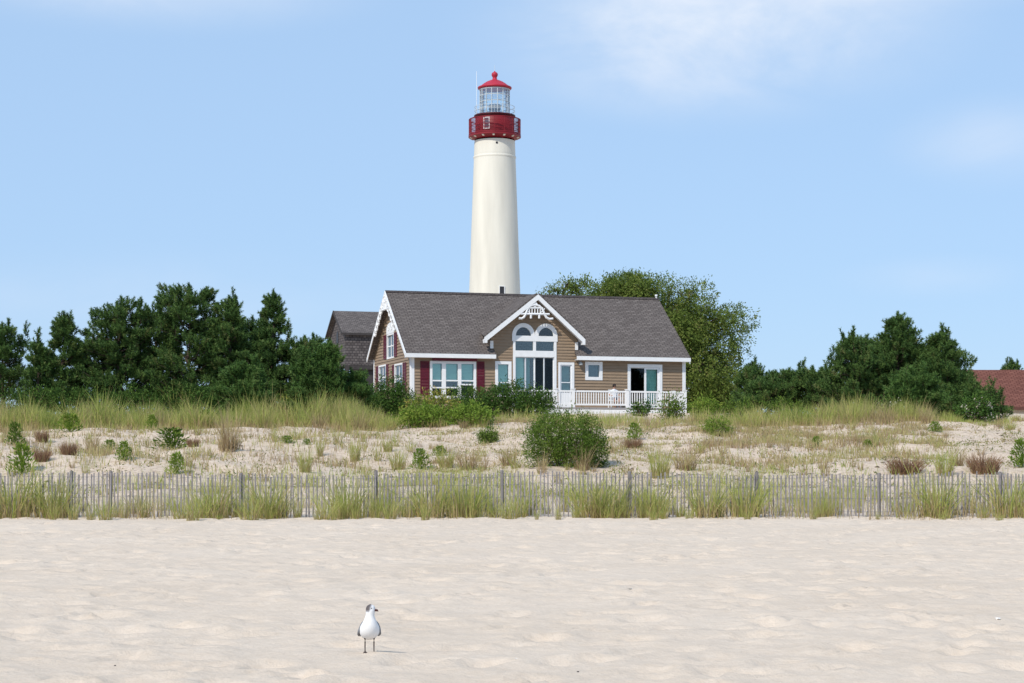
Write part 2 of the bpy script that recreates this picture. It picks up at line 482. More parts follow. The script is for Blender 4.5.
# gallery floor with brackets
b = MB()
b.lathe([(2.45, zl(140.2)), (3.05, zl(138.0)), (3.28, zl(137.6)), (3.28, zl(136.0)), (2.3, zl(136.0))], 64)
gal = b.build('gallery', RED, lh)
for k in range(14):
    b = MB()
    a = 2 * math.pi * (k + 0.42) / 14; ca, sa = math.cos(a), math.sin(a)
    def pl(r, z, n): return Vector((ca * r - sa * n, sa * r + ca * n, z))
    w = 0.12
    c = []
    for n in (-w, w): c += [pl(2.86, zl(139.2), n), pl(2.9, zl(139.2), n), pl(3.14, zl(138.4), n), pl(3.12, zl(137.72), n), pl(2.86, zl(137.72), n)]
    b.add(c, [(0, 1, 2, 3, 4), (9, 8, 7, 6, 5)] + [(i, 5 + i, 5 + (i + 1) % 5, (i + 1) % 5) for i in range(5)])
    b.build('bracket', CREAM, gal)
# railing cage
b = MB()
zt, zb_ = zl(120.3), zl(136.0)
def ring(mb, r, z, th, n=64): mb.lathe([(r - th, z - th), (r + th, z - th), (r + th, z + th), (r - th, z + th), (r - th, z - th)], n)
for z, th in ((zt, 0.05), (zb_ + 0.12, 0.06), (zb_ + 1.05, 0.035), (zb_ + 0.62, 0.02), (zb_ + 1.5, 0.02)): ring(b, 3.2, z, th)
for k in range(144):
    a = 2 * math.pi * k / 144; r = 0.05 if k % 9 == 0 else 0.021
    b.tube([(3.2 * math.cos(a), 3.2 * math.sin(a), zb_), (3.2 * math.cos(a), 3.2 * math.sin(a), zt)], r, 5)
b.build('railing', RED, gal)
# watch room
b = MB()
b.lathe([(2.44, zl(136.0)), (2.44, zl(119.4)), (2.38, zl(118.8))], 64)
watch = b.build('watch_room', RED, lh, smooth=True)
pl, zc = tower_box(MB(), 486.9, 126.2, .1, .1, 0, 0, rr=2.44)
b = MB()
for (s0, s1, z0, z1) in ((-.42, -.30, -.74, .74), (.30, .42, -.74, .74), (-.30, .30, .62, .74), (-.30, .30, -.74, -.62), (-.30, .30, -.05, .05)):
    b.pbox(pl, s0, s1, zc + z0, zc + z1, -0.1, 0.09)
ww = b.build('window', WHITE, watch)
b = MB(); b.pbox(pl, -.30, .30, zc - .62, zc + .62, -0.08, 0.03); b.build('glass', M('dull_pane', (0.10, 0.13, 0.17), 0.1, var=0.1, spec=0.6), ww)
b = MB()
b.lathe([(2.38, zl(118.9)), (2.50, zl(117.9)), (2.60, zl(116.8)), (2.58, zl(115.8)), (1.7, zl(115.6))], 64)
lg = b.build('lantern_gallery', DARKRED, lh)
b = MB()
zr0 = zl(115.7)
for z in (zr0 + 0.55, zr0 + 1.05): ring(b, 2.5, z, 0.018)
for k in range(16):
    a = 2 * math.pi * k / 16
    b.tube([(2.5 * math.cos(a), 2.5 * math.sin(a), zr0), (2.5 * math.cos(a), 2.5 * math.sin(a), zr0 + 1.05)], 0.02, 5)
b.build('handrail', GREYM, lg)
# lantern room
z0, z1 = zl(115.6), zl(89.8)
b = MB()
nb = 16
for k in range(nb):
    a = 2 * math.pi * (k + .5) / nb
    b.tube([(1.88 * math.cos(a), 1.88 * math.sin(a), z0), (1.88 * math.cos(a), 1.88 * math.sin(a), z1)], 0.05, 6)
for i in range(5):
    z = z0 + 0.06 + (z1 - z0 - .12) * i / 4
    ring(b, 1.88, z, 0.05 if i in (0, 4) else 0.032, nb * 2)
lant = b.build('lantern_room', GREYM, lh)
b = MB(); b.lathe([(1.85, z0), (1.85, z1)], nb * 2); b.build('glazing', LGLASS, lant)
b = MB()
zc = zl(107.5)
b.lathe([(0.35, z0), (0.30, zc - .45), (0.55, zc - .4), (0.55, zc - .32)], 16)
b.tube([(-.75, 0, zc), (-.62, 0, zc), (.62, 0, zc), (.75, 0, zc)], [.30, .42, .42, .30], 16)
b.tube([(0, -.7, zc), (0, -.5, zc), (0, .5, zc), (0, .7, zc)], [.26, .36, .36, .26], 16)
b.build('lamp', M('lamp_housing', (0.16, 0.18, 0.20), 0.4, var=0.1, metallic=0.3), lant, smooth=False)
b = MB()
b.lathe([(1.80, zl(89.6)), (2.10, zl(89.0)), (2.14, zl(88.0)), (2.10, zl(87.4)), (1.75, zl(86.2)), (1.45, zl(84.2)), (1.05, zl(82.1)), (0.62, zl(80.6)), (0.36, zl(80.0))], 48)
b.lathe([(1.80, zl(89.6)), (1.2, zl(89.0)), (0.02, zl(88.6))], 32)
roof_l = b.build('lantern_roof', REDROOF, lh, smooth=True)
b = MB()
b.lathe([(0.38, zl(80.2)), (0.32, zl(79.6)), (0.27, zl(78.4)), (0.26, zl(77.4)), (0.33, zl(76.6)), (0.40, zl(75.2)), (0.39, zl(73.8)), (0.28, zl(72.6)), (0.10, zl(71.9)), (0.06, zl(71.0))], 24)
b.build('vent_ball', REDROOF, roof_l, smooth=True)
b = MB(); b.tube([(0, 0, zl(71.5)), (0, 0, zl(65.0))], 0.035, 6, r1=0.015); b.build('lightning_rod', GREYM, roof_l)
b = MB(); b.tube([(-2.25, -0.9, zl(115.7)), (-2.25, -0.9, zl(73))], 0.03, 6); b.build('antenna', M('white_antenna', (0.75, 0.78, 0.8), 0.5, var=0.03), lg)

# ------------------------------------------------------------------ cottage
TH = R(17.0)
CT, ST = math.cos(TH), math.sin(TH)
AX, AY = -6.0, 107.0
HB = 3.98                      # world height of the cottage's base
L, W = 17.54, 10.0
def uf(px, v=0.0):             # position along a plane parallel to the front, v metres behind it
    k = (px - 512.0) / F
    X0 = AX - ST * v; Y0 = AY + CT * v
    return (k * Y0 - X0) / (CT - k * ST)
def zf(px, py, v=0.0):
    Y = AY + CT * v + ST * uf(px, v); return zat(py, Y) - HB
def vf(px):                    # along the left gable wall
    k = (px - 512.0) / F
    return (AX - k * AY) / (ST + k * CT)
def zv(px, py): return zat(py, AY + CT * vf(px)) - HB
hs = empty('beach_cottage', (AX, AY, HB), TH)
tag(hs, 'brown clapboard beach cottage with grey shingle roof, white trim and a white railed deck', 'house')
ZFL = 0.50                     # floor
ZE = 3.70                      # roof edge (top) above base
VO, VB, UO = -0.42, W + 0.15, 0.42
UR = 0.20                      # the right gable overhangs less
ZR = zat(291.0, AY + CT * 5.0 - ST * UO) - HB
SL = (ZR - ZE) / (5.0 - VO)
def zroof(v): return ZE + (v - VO) * SL if v <= 5 else ZR - (v - 5) * SL
PF = lambda s, z, n: Vector((s, -n, z))                 # front wall
PL = lambda s, z, n: Vector((-n, W - s, z))             # left gable wall, s runs rear to front
PR = lambda s, z, n: Vector((L + n, s, z))
PB = lambda s, z, n: Vector((L - s, W + n, z))
UD0, UD1 = uf(490.5), uf(577.5)                          # the wall dormer
UC = uf(535.0)
UE0, UE1 = uf(494.0), uf(574.5)

def clap(mb, pl, lo, hi, z0, z1, openings, rowh=0.185, mi=0):
    edges = sorted(set([round(z0 + k * rowh, 4) for k in range(int((z1 - z0) / rowh) + 1)] + [z1] + [z for o in openings for z in (o[2], o[3]) if z0 < z < z1]))
    for za, zb in zip(edges[:-1], edges[1:]):
        if zb - za < 1e-3: continue
        zm = (za + zb) / 2
        k = math.floor((zm - z0) / rowh); zr = z0 + k * rowh
        na = 0.042 * (1 - (za - zr) / rowh) + 0.002; nb_ = 0.042 * (1 - (zb - zr) / rowh) + 0.002
        iv = [(lo(za), hi(za), lo(zb), hi(zb))]
        for o in openings:
            if not (o[2] <= zm <= o[3]): continue
            nv = []
            for (a, b_, c, d) in iv:
                if o[0] > min(a, c) and o[0] < max(b_, d) or o[1] > min(a, c) and o[1] < max(b_, d):
                    if o[0] > max(a, c): nv.append((a, o[0], c, o[0]))
                    if o[1] < min(b_, d): nv.append((o[1], b_, o[1], d))
                else: nv.append((a, b_, c, d))
            iv = nv
        for (a, b_, c, d) in iv:
            if b_ - a < 0.01 and d - c < 0.01: continue
            mb.add([pl(a, za, na), pl(b_, za, na), pl(d, zb, nb_), pl(c, zb, nb_)], [(0, 1, 2, 3)], mi)
            if abs(za - zr) < 1e-3:
                mb.add([pl(a, za, 0.0), pl(b_, za, 0.0), pl(b_, za, na), pl(a, za, na)], [(0, 1, 2, 3)], mi)

# openings measured on the front wall (s0, s1, z0, z1)
def rect(p0, p1, y0, y1):
    pm = (p0 + p1) / 2
    return (uf(p0), uf(p1), zf(pm, y1), zf(pm, y0))
W3 = rect(429.8, 476.0, 361.2, 398.5)
WS = rect(495.0, 511.3, 361.3, 397.0)
WC = rect(512.8, 556.2, 341.0, 405.5)
DR = rect(557.8, 574.0, 362.4, 405.0)
WQ = rect(585.0, 602.3, 361.8, 380.2)
SD = rect(627.4, 662.0, 364.4, 402.5)
WC = (WC[0], WC[1], ZFL + .02, WC[3])
DR = (DR[0], DR[1], ZFL + .02, DR[3]); SD = (SD[0], SD[1], ZFL + .02, SD[3])
def inset(o, d=0.06): return (o[0] + d, o[1] - d, o[2] + d, o[3] - d)
_ro = (WC[1] - WC[0] + .12) / 4; _ah = zf(535, 324.4) - zf(535, 336.0)
ARC = [(WC[0] + .1, WC[1] - .1, WC[3] - .1, zf(535, 336.0))]
for _c in (WC[0] - .06 + _ro, WC[1] + .06 - _ro):
    for _k in range(8):
        _h = (_ro - .1) * math.sqrt(1 - ((_k + .6) / 8) ** 2)
        ARC.append((_c - _h, _c + _h, zf(535, 336.0) + _ah * _k / 8, zf(535, 336.0) + _ah * (_k + 1) / 8))
front_open = [inset(o) for o in (W3, WS, WQ)] + [(o[0] + .06, o[1] - .06, o[2], o[3] - .06) for o in (WC, DR, SD)] + ARC
def lrect(p0, p1, y0, y1):
    v0, v1 = vf(p0), vf(p1); pm = (p0 + p1) / 2
    return (W - v0, W - v1, zv(pm, y1), zv(pm, y0))
WU = lrect(387.4, 394.6, 333.5, 358.6)
WL1 = lrect(379.2, 386.6, 365.0, 390.0)
WL2 = lrect(395.0, 403.2, 363.5, 394.0)
b = MB()
ZD = zroof(0.0) - 0.15                                   # wall top under the eave
# dormer gable dimensions
ZDA = zat(294.8, AY - CT * 0.55 + ST * UC) - HB          # dormer apex (top of roof)
UDE0, UDE1 = uf(484.2, -0.5), uf(584.0, -0.5)            # rake ends
ZDE = zat(339.0, AY + ST * uf(534)) - HB
SD0 = (ZDA - ZDE) / (UC - UDE0); SD1 = (ZDA - ZDE) / (UDE1 - UC)
def dlo(z):   # left limit of the front wall in the dormer at height z (below the rakes)
    return max(UD0, UC - (ZDA - 0.2 - z) / SD0)
def dhi(z): return min(UD1, UC + (ZDA - 0.2 - z) / SD1)
clap(b, PF, lambda z: 0.0, lambda z: L, 0.0, ZD, front_open)
clap(b, PF, dlo, dhi, ZD, ZDA - 0.24, front_open)
zg = lambda z: (0.0 if z <= ZD else max(0, 5 - (ZR - 0.15 - z) / SL))
glo = lambda z: 0.0 if z < zroof(W) - .15 else min(W / 2 - .02, (W - (5 + (ZR - .15 - z) / SL)))
ghi = lambda z: W if z < ZD else max(W / 2 + .02, W - max(0.0, 5 - (ZR - .15 - z) / SL))
clap(b, PL, glo, ghi, 0.0, ZR - 0.25, [inset(o, .04) for o in (WU, WL1, WL2)])
clap(b, PR, lambda z: W - ghi(z), lambda z: W - glo(z), 0.0, ZR - 0.25, [])
clap(b, PB, lambda z: 0.0, lambda z: L, 0.0, zroof(W) - .15, [])
# dormer cheeks
for u, sgn in ((UD0, -1), (UD1, 1)):
    pc = (lambda s, z, n, u=u, sgn=sgn: Vector((u + sgn * n, s, z)))
    clap(b, pc, lambda z: 0.0, lambda z: max(0.05, VO + (z - ZE) / SL), ZD, ZDE + 0.25, [])
wall = b.build('wall', SIDING, hs)
# inside: floor, ceiling-less dark rooms
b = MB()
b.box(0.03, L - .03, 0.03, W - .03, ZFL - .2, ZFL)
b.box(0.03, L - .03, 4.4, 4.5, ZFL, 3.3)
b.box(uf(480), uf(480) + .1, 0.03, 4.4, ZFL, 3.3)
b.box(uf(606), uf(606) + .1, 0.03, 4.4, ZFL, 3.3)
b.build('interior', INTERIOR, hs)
# roof slopes
b = MB()
N0 = (UE0 + 0.001, 0.02); N1 = (UE1 - 0.001, 0.02)
vn = VO + (ZDA - 0.1 - ZE) / SL
front_poly = [(-UO, VO), (UE0, VO), N0, (UC, vn), N1, (UE1, VO), (L + UR, VO), (L + UR, 5.0), (-UO, 5.0)]
b.slab([(u, v, zroof(v)) for u, v in front_poly], 0.13)
b.slab([(L + UR, 5.0, ZR), (L + UR, VB, zroof(VB)), (-UO, VB, zroof(VB)), (-UO, 5.0, ZR)], 0.13)
roof = b.build('roof', ROOFM, hs)
# dormer roof
b = MB()
VDF = -0.62
def dv(z): return VO + (z - ZE) / SL + 0.12              # where the dormer meets the main slope
b.slab([(UDE0, VDF, ZDE), (UC, VDF, ZDA), (UC, dv(ZDA), ZDA), (UDE0 + .40, dv(ZDE + .40 * SD0), ZDE + .40 * SD0)][::-1], 0.12)
b.slab([(UC, VDF, ZDA), (UDE1, VDF, ZDE), (UDE1 - .40, dv(ZDE + .40 * SD1), ZDE + .40 * SD1), (UC, dv(ZDA), ZDA)][::-1], 0.12)
droof = b.build('dormer_roof', ROOFM, hs)
# fascia, rake boards, corner boards
zt = ZE - 0.03
for f0, f1 in ((-UO, UE0), (UE1, L + UR)):
    b = MB()
    b.box(f0, f1, VO - 0.045, VO + 0.0, zt - 0.24, zt)
    b.box(f0 + .01, f1 - .01, VO, 0.0, zt - 0.24, zt - 0.205)
    b.build('fascia', WHITE, hs)
def rake(mb, pa, pb, drop, t0, t1, axis):                # a board along the slope pa->pb, t along axis
    pts = []
    for t in (t0, t1):
        for (p, dz) in ((pa, -drop), (pb, -drop), (pb, 0), (pa, 0)):
            q = list(p); q[axis] = t; q[2] = p[2] + dz; pts.append(tuple(q))
    mb.add(pts, [(0, 1, 2, 3), (7, 6, 5, 4), (0, 4, 5, 1), (1, 5, 6, 2), (2, 6, 7, 3), (3, 7, 4, 0)])
for u0, u1, dz in ((-UO - .05, -UO - .003, 0), (L + UR - .07, L + UR - .012, .19)):
    b = MB()
    rake(b, (0, VO - .04 + dz * .2, ZE - .02 - dz), (0, 5, ZR - dz), 0.27 - dz * .5, u0, u1, 0)
    rake(b, (0, 5, ZR - dz), (0, VB, zroof(VB) - dz), 0.27 - dz * .5, u0, u1, 0)
    b.build('rake_board', WHITE, hs)
b = MB()
rake(b, (UDE0 - .03, 0, ZDE - .0), (UC, 0, ZDA + .02), 0.33, VDF - .05, VDF - .003, 1)
rake(b, (UC, 0, ZDA + .02), (UDE1 + .03, 0, ZDE), 0.33, VDF - .05, VDF - .003, 1)
b.box(UDE0 - .03, UDE0 + .15, VDF - .052, VDF + .3, ZDE - .33, ZDE - .14)
b.box(UDE1 - .15, UDE1 + .03, VDF - .052, VDF + .3, ZDE - .33, ZDE - .14)
b.build('rake_board', WHITE, droof)
# soffit under the dormer rake
b = MB()
b.slab([(UDE0 + .02, VDF, ZDE - .14), (UC, VDF, ZDA - .15), (UC, -.03, ZDA - .15), (UDE0 + .02, -.03, ZDE - .14)], 0.02)
b.slab([(UC, VDF, ZDA - .15), (UDE1 - .02, VDF, ZDE - .14), (UDE1 - .02, -.03, ZDE - .14), (UC, -.03, ZDA - .15)], 0.02)
b.build('soffit', WHITE, droof)
cb = 0.19
for args in ((PF, 0.0, cb, 0.0, ZD), (PF, L - cb, L + 0.03, 0.0, ZD), (PF, UD0 - .02, UD0 + .17, ZD + .19, ZDE - .16), (PF, UD1 - .17, UD1 + .02, ZD + .19, ZDE - .16)):
    b = MB(); b.pbox(args[0], args[1], args[2], args[3], args[4], -0.05, 0.045); b.build('corner_board', WHITE, hs)
b = MB(); b.pbox(PL, W - cb, W - .001, 0, ZD, -0.05, 0.045); b.build('corner_board', WHITE, hs)
b = MB(); b.pbox(PL, 0.0, cb, 0, zroof(W) - .2, -0.05, 0.045); b.build('corner_board', WHITE, hs)
# windows -----------------------------------------------------------
def frame(mb, pl, o, fw, n0=-0.08, n1=0.05, sill=False):
    s0, s1, z0, z1 = o
    mb.pbox(pl, s0, s0 + fw, z0, z1, n0, n1); mb.pbox(pl, s1 - fw, s1, z0, z1, n0, n1)
    mb.pbox(pl, s0 + fw, s1 - fw, z1 - fw, z1, n0, n1); mb.pbox(pl, s0 + fw, s1 - fw, z0, z0 + fw, n0, n1)
def pane(pl, s0, s1, z0, z1, n, m, parent, name='pane'):
    b = MB(); b.pbox(pl, s0, s1, z0, z1, n - .006, n); return b.build(name, m, parent)
def blind(pl, s0, s1, z0, z1, n, parent, m=BLIND, slat=0.09):
    b = MB(); k = int((z1 - z0) / slat)
    for i in range(k):
        za = z0 + (z1 - z0) * i / k; zb = z0 + (z1 - z0) * (i + 1) / k
        b.add([pl(s0, za, n + .012), pl(s1, za, n + .012), pl(s1, zb, n - .012), pl(s0, zb, n - .012)], [(0, 1, 2, 3)])
    return b.build('blind', m, parent)
def shutter(pl, s0, s1, z0, z1):
    b = MB(); fw = 0.05; frame(b, pl, (s0, s1, z0, z1), fw, 0.026, 0.07)
    zm = (z0 + z1) / 2; b.pbox(pl, s0 + fw, s1 - fw, zm - .04, zm + .04, 0.026, 0.07)
    k = int((z1 - z0) / 0.09)
    for i in range(k):
        z = z0 + fw + (z1 - z0 - 2 * fw) * (i + .5) / k
        b.add([pl(s0 + fw, z - .045, .062), pl(s1 - fw, z - .045, .062), pl(s1 - fw, z + .04, .034), pl(s0 + fw, z + .04, .034)], [(0, 1, 2, 3)])
    b.build('shutter', BURG, hs)
# triple window
b = MB(); frame(b, PF, W3, 0.15); s0, s1, z0, z1 = W3
i0, i1 = uf(441.8), uf(445.8); j0, j1 = uf(457.8), uf(461.2)
b.pbox(PF, i0, i1, z0 + .15, z1 - .15, -.08, .045); b.pbox(PF, j0, j1, z0 + .15, z1 - .15, -.08, .045)
w = b.build('window', WHITE, hs)
cells = ((s0 + .15, i0, zf(436, 380.6), zf(436, 387.6)), (i1, j0, zf(452, 380.6), zf(452, 387.6)), (j1, s1 - .15, zf(467, 380.8), zf(467, 384.6)))
for (a, c, zu, zd) in cells:
    b = MB(); b.pbox(PF, a, c, zu - .04, zu + .04, -.06, .03); b.build('sash', WHITE, w)
    b = MB(); b.pbox(PF, a, c, zd - .04, zd + .04, -.05, .035); b.build('sash', WHITE, w)
    pane(PF, a, c, zd + .04, z1 - .15, -0.02, GLASS, w)
    blind(PF, a + .02, c - .02, zu - .05, z1 - .16, -0.16, w)
    pane(PF, a, c, z0 + .15, zd - .04, -0.06, GLASSD, w)
b = MB(); b.pbox(PF, uf(432), uf(476.5), z1 + .012, z1 + .17, 0.02, 0.16)
b.build('header', BURG, w)
shutter(PF, uf(420.2), uf(429.0), zf(424, 395), zf(424, 361.0))
shutter(PF, uf(476.8), uf(484.2), zf(480, 395), zf(480, 361.5))
# side window left of the great window
b = MB(); frame(b, PF, WS, 0.18); s0, s1, z0, z1 = WS
w = b.build('window', WHITE, hs)
zm = zf(503, 382.5)
b = MB(); b.pbox(PF, s0 + .18, s1 - .18, zm - .03, zm + .03, -.06, .03); b.build('sash', WHITE, w)
pane(PF, s0 + .18, s1 - .18, z0 + .18, z1 - .18, -0.03, GLASS, w); blind(PF, s0 + .2, s1 - .2, zm - .1, z1 - .2, -0.16, w)
# great window: slider below, two square lights, two arches on top
b = MB(); s0, s1, z0, z1 = WC; fw = 0.15
b.pbox(PF, s0, s0 + fw, z0, z1, -.08, .06); b.pbox(PF, s1 - fw, s1, z0, z1, -.08, .06)
zb1, zb0 = zf(535, 350.8), zf(535, 357.0)
b.pbox(PF, s0 + fw, s1 - fw, zb0, zb1, -.08, .065)                     # band between the rows
za0, za1 = zf(535, 341.4), zf(535, 336.0)
b.pbox(PF, s0 - .06, s1 + .06, za0, za1, -.08, .075)                   # band under the arches
c0, c1 = uf(533.1), uf(535.7)
b.pbox(PF, c0, c1, zb1, za0, -.08, .06)
ro = (s1 - s0 + .12) / 4
arcs = (s0 - .06 + ro, s1 + .06 - ro)
zc = za1
ri = ro - 0.235
for cs in arcs:
    n = 20; vs = []
    for k in range(n + 1):
        a = math.pi * k / n
        for (r_, nn) in ((ro, -.08), (ro, .07), (ri, .07), (ri, -.08)): vs.append(PF(cs - r_ * math.cos(a), zc + (zf(535, 323.4) - zc) * r_ / ro * math.sin(a), nn + (0.001 if cs == arcs[0] else 0)))
    fs = []
    for k in range(n):
        for j in range(4): fs.append((k * 4 + j, k * 4 + (j + 1) % 4, (k + 1) * 4 + (j + 1) % 4, (k + 1) * 4 + j))
    b.add(vs, fs)
gw = b.build('great_window', WHITE, hs)
ry = (zf(535, 323.4) - zc) * ri / ro
for cs in arcs:
    b = MB(); n = 20
    vs = [PF(cs - ri * math.cos(math.pi * k / n), zc + ry * math.sin(math.pi * k / n), -.02) for k in range(n + 1)]
    b.add(vs, [tuple(range(n + 1))]); b.build('arched_pane', GLASS, gw)
pane(PF, s0 + fw, c0, zb1, za0, -.02, GLASS, gw); pane(PF, c1, s1 - fw, zb1, za0, -.02, GLASS, gw)
# slider leaves under it
xa = [uf(p) for p in (516.2, 525.6, 534.6, 544.2, 552.8)]
xa[0] = s0 + fw; xa[-1] = s1 - fw
for i in range(4):
    b = MB(); frame(b, PF, (xa[i], xa[i + 1], z0, zb0), 0.045, -.06 - .03 * (i % 2), -.02 - .03 * (i % 2))
    d = b.build('sliding_door', WHITE, gw)
    pane(PF, xa[i] + .045, xa[i + 1] - .045, z0 + .045, zb0 - .045, -.04 - .03 * (i % 2), GLASSD if i > 1 else GLASS, d)
blind(PF, xa[0] + .06, xa[1] - .05, z0 + .05, zb0 - .05, -.2, gw)
blind(PF, xa[1] + .05, xa[1] + .32, z0 + .05, zb0 - .05, -.2, gw, m=M('green_blind', (0.20, 0.34, 0.35), 0.8, var=0.05))
blind(PF, xa[1] + .32, xa[2] + .02, z0 + .05, zb0 - .05, -.22, gw, m=CURT, slat=3)
# door at the right of it
b = MB(); s0, s1, z0, z1 = DR; fw = 0.15
b.pbox(PF, s0 + .02, s0 + fw, z0, z1, -.08, .055); b.pbox(PF, s1 - fw, s1, z0, z1, -.08, .055); b.pbox(PF, s0 + fw, s1 - fw, z1 - fw, z1, -.08, .055)
df = b.build('door_frame', WHITE, hs)
b = MB(); frame(b, PF, (s0 + fw, s1 - fw, z0 + .02, z1 - fw), 0.08, -.05, .0)
zk = zf(565, 392.5); b.pbox(PF, s0 + fw + .08, s1 - fw - .08, z0 + .1, zk, -.04, -.01)
zm = zf(565, 382.5); b.pbox(PF, s0 + fw + .08, s1 - fw - .08, zm - .025, zm + .025, -.045, .001)
d = b.build('door', WHITE, df)
pane(PF, s0 + fw + .08, s1 - fw - .08, zk, z1 - fw - .08, -.025, GLASS, d)
b = MB(); blind(PF, s0 + fw + .08, s1 - fw - .08, zk + .05, z1 - fw - .1, -.18, d, m=M('grey_green_blind', (0.26, 0.36, 0.38), 0.8, var=0.05))
b = MB(); b.sphere(PF(s0 + fw + .05, ZFL + 1.0, .05), .03); b.build('handle', BLACKM, d)
# small square window
b = MB(); frame(b, PF, WQ, 0.20); s0, s1, z0, z1 = WQ; w = b.build('window', WHITE, hs)
pane(PF, s0 + .2, s1 - .2, z0 + .2, z1 - .2, -.03, GLASS, w)
blind(PF, s0 + .2, s1 - .2, z0 + .2, z1 - .2, -.3, w, m=M('slate_blind', (0.10, 0.15, 0.22), 0.8, var=0.05))
# sliding door on the deck
b = MB(); s0, s1, z0, z1 = SD; fw = 0.19
b.pbox(PF, s0, s0 + fw, z0, z1, -.08, .055); b.pbox(PF, s1 - fw, s1, z0, z1, -.08, .055); b.pbox(PF, s0 + fw, s1 - fw, z1 - fw, z1, -.08, .055)
df = b.build('door_frame', WHITE, hs)
m0 = uf(644.5)
b = MB(); frame(b, PF, (s0 + fw, m0 + .05, z0, z1 - fw), 0.05, -.07, -.04); d = b.build('sliding_door', WHITE, df)
pane(PF, s0 + fw + .05, m0, z0 + .05, z1 - fw - .05, -.06, GLASSD, d)
b = MB(); frame(b, PF, (m0, s1 - fw, z0, z1 - fw), 0.12, -.035, .0); d2 = b.build('sliding_door', WHITE, df)
pane(PF, m0 + .12, s1 - fw - .12, z0 + .12, z1 - fw - .12, -.02, GLASS, d2)
blind(PF, m0 + .1, s1 - fw - .1, z0 + .1, z1 - fw - .1, -.2, d2)
blind(PF, m0 - .22, m0, z0 + .05, z1 - fw - .05, -.2, d, m=CURT, slat=3)
# porch light
b = MB(); pu, pz = uf(579.6), zf(579.6, 363)
b.pbox(PF, pu - .07, pu + .07, pz - .1, pz + .1, 0.02, 0.06); b.tube([PF(pu, pz + .04, .05), PF(pu, pz + .10, .16), PF(pu, pz + .06, .22)], .02, 6)
b.tube([PF(pu, pz + .06, .22), PF(pu, pz - .02, .22), PF(pu, pz - .14, .22)], [.03, .11, .13], 10)
b.build('porch_light', M('pewter', (0.30, 0.32, 0.33), 0.5, var=0.1), hs)
# left gable windows and shutters
def gable_win(o, arch=False):
    b = MB(); frame(b, PL, o, 0.10); s0, s1, z0, z1 = o
    zm = (z0 + z1) / 2; sm = (s0 + s1) / 2
    b.pbox(PL, s0 + .10, s1 - .10, zm - .035, zm + .035, -.05, .006); b.pbox(PL, sm - .018, sm + .018, z0 + .10, z1 - .10, -.05, .004)
    w = b.build('window', WHITE, hs)
    pane(PL, s0 + .10, s1 - .10, z0 + .10, z1 - .10, -.03, GLASSD, w)
    if arch:
        b = MB(); n = 14; hw = (s1 - s0) / 2 + .02; hh = zv(391, 322.5) - z1
        vs = []
        for nn in (0.0, .065):
            vs += [PL(sm - hw, z1 + .002, nn)] + [PL(sm - hw * math.cos(math.pi * k / n), z1 + hh * .35 + hh * .65 * math.sin(math.pi * k / n), nn) for k in range(n + 1)] + [PL(sm + hw, z1 + .002, nn)]
        k = n + 3
        b.add(vs, [tuple(range(k)), tuple(reversed(range(k, 2 * k)))] + [(i, k + i, k + (i + 1) % k, (i + 1) % k) for i in range(k)])
        for dx in (-.25, .25):
            b.tube([PL(sm + dx * hw * 1.6 + .12 * hw * math.cos(t), z1 + hh * .5 + hh * .2 * math.sin(t), .075) for t in np.linspace(0, 2 * math.pi, 9)], .025, 5)
        b.build('pediment', WHITE, w)
for o, ar in ((WU, True), (WL1, False), (WL2, False)): gable_win(o, ar)
def lsh(p0, p1, o): shutter(PL, W - vf(p0), W - vf(p1), o[2] + .05, o[3] - .02)
lsh(384.4, 387.1, WU); lsh(394.9, 397.5, WU)
lsh(377.0, 379.0, WL1); lsh(386.9, 388.9, WL1)
lsh(393.0, 394.8, WL2); lsh(403.5, 406.8, WL2)
# gingerbread in the dormer gable
b = MB()
gy_ = VDF + 0.02
def G(px, py): return Vector((uf(px, VDF), gy_, zf(px, py, VDF)))
def line(p, q, r=.045): b.tube([G(*p), G(*q)], r, 6)
line((520.5, 313.8), (549.5, 314.2), .07)
line((527.0, 308.0), (543.0, 308.0), .05)
b.tube([G(x, y) for x, y in ((519.0, 318.2), (521.5, 318.6), (524, 317.2), (525.8, 314), (527.3, 309.5), (530.5, 306), (535, 304.6), (539.5, 306), (542.7, 309.5), (544.4, 314), (546.5, 317.5), (549.5, 319.0), (553, 318.6))], .075, 6)
for x in (529.6, 532.2, 535, 537.8, 540.4): line((x, 308), (x, 313.8), .035)
for x in (531.0, 539.3): line((x, 313.8), (x, 318.4), .065)
line((525.2, 308), (530.0, 313), .03); line((545, 308.5), (540.5, 313), .03)
b.tube([G(535 + 2.0 * math.cos(t), 304.5 + 2.0 * math.sin(t)) for t in np.linspace(0, 2 * math.pi, 13)], .045, 6)
for x in (529, 541): line((x, 306.8), (535, 303.0), .03)
b.build('gingerbread', WHITE, droof)
# gingerbread in the left gable peak
b = MB()
ux = -UO - 0.03
def GL(v, z): return Vector((ux, v, z))
for sgn in (-1, 1):
    for k in range(7):
        v0 = 5 + sgn * (0.15 + k * 0.42); r0 = .23
        zc2 = zroof(v0) - .40 if sgn < 0 else ZR - abs(v0 - 5) * SL - .40
        b.tube([GL(v0 + r0 * math.cos(t), zc2 + r0 * math.sin(t) * .9) for t in np.linspace(0, 2 * math.pi, 11)], .055, 6)
zc3 = ZR - 1.15
b.tube([GL(5 - 1.05, zc3), GL(5 + 1.05, zc3)], .06, 6)
for k in range(-4, 5): b.tube([GL(5 + k * .18, zc3), GL(5 + k * .18, ZR - .30 - abs(k * .18) * SL)], .04, 6)
b.build('gingerbread', WHITE, hs)
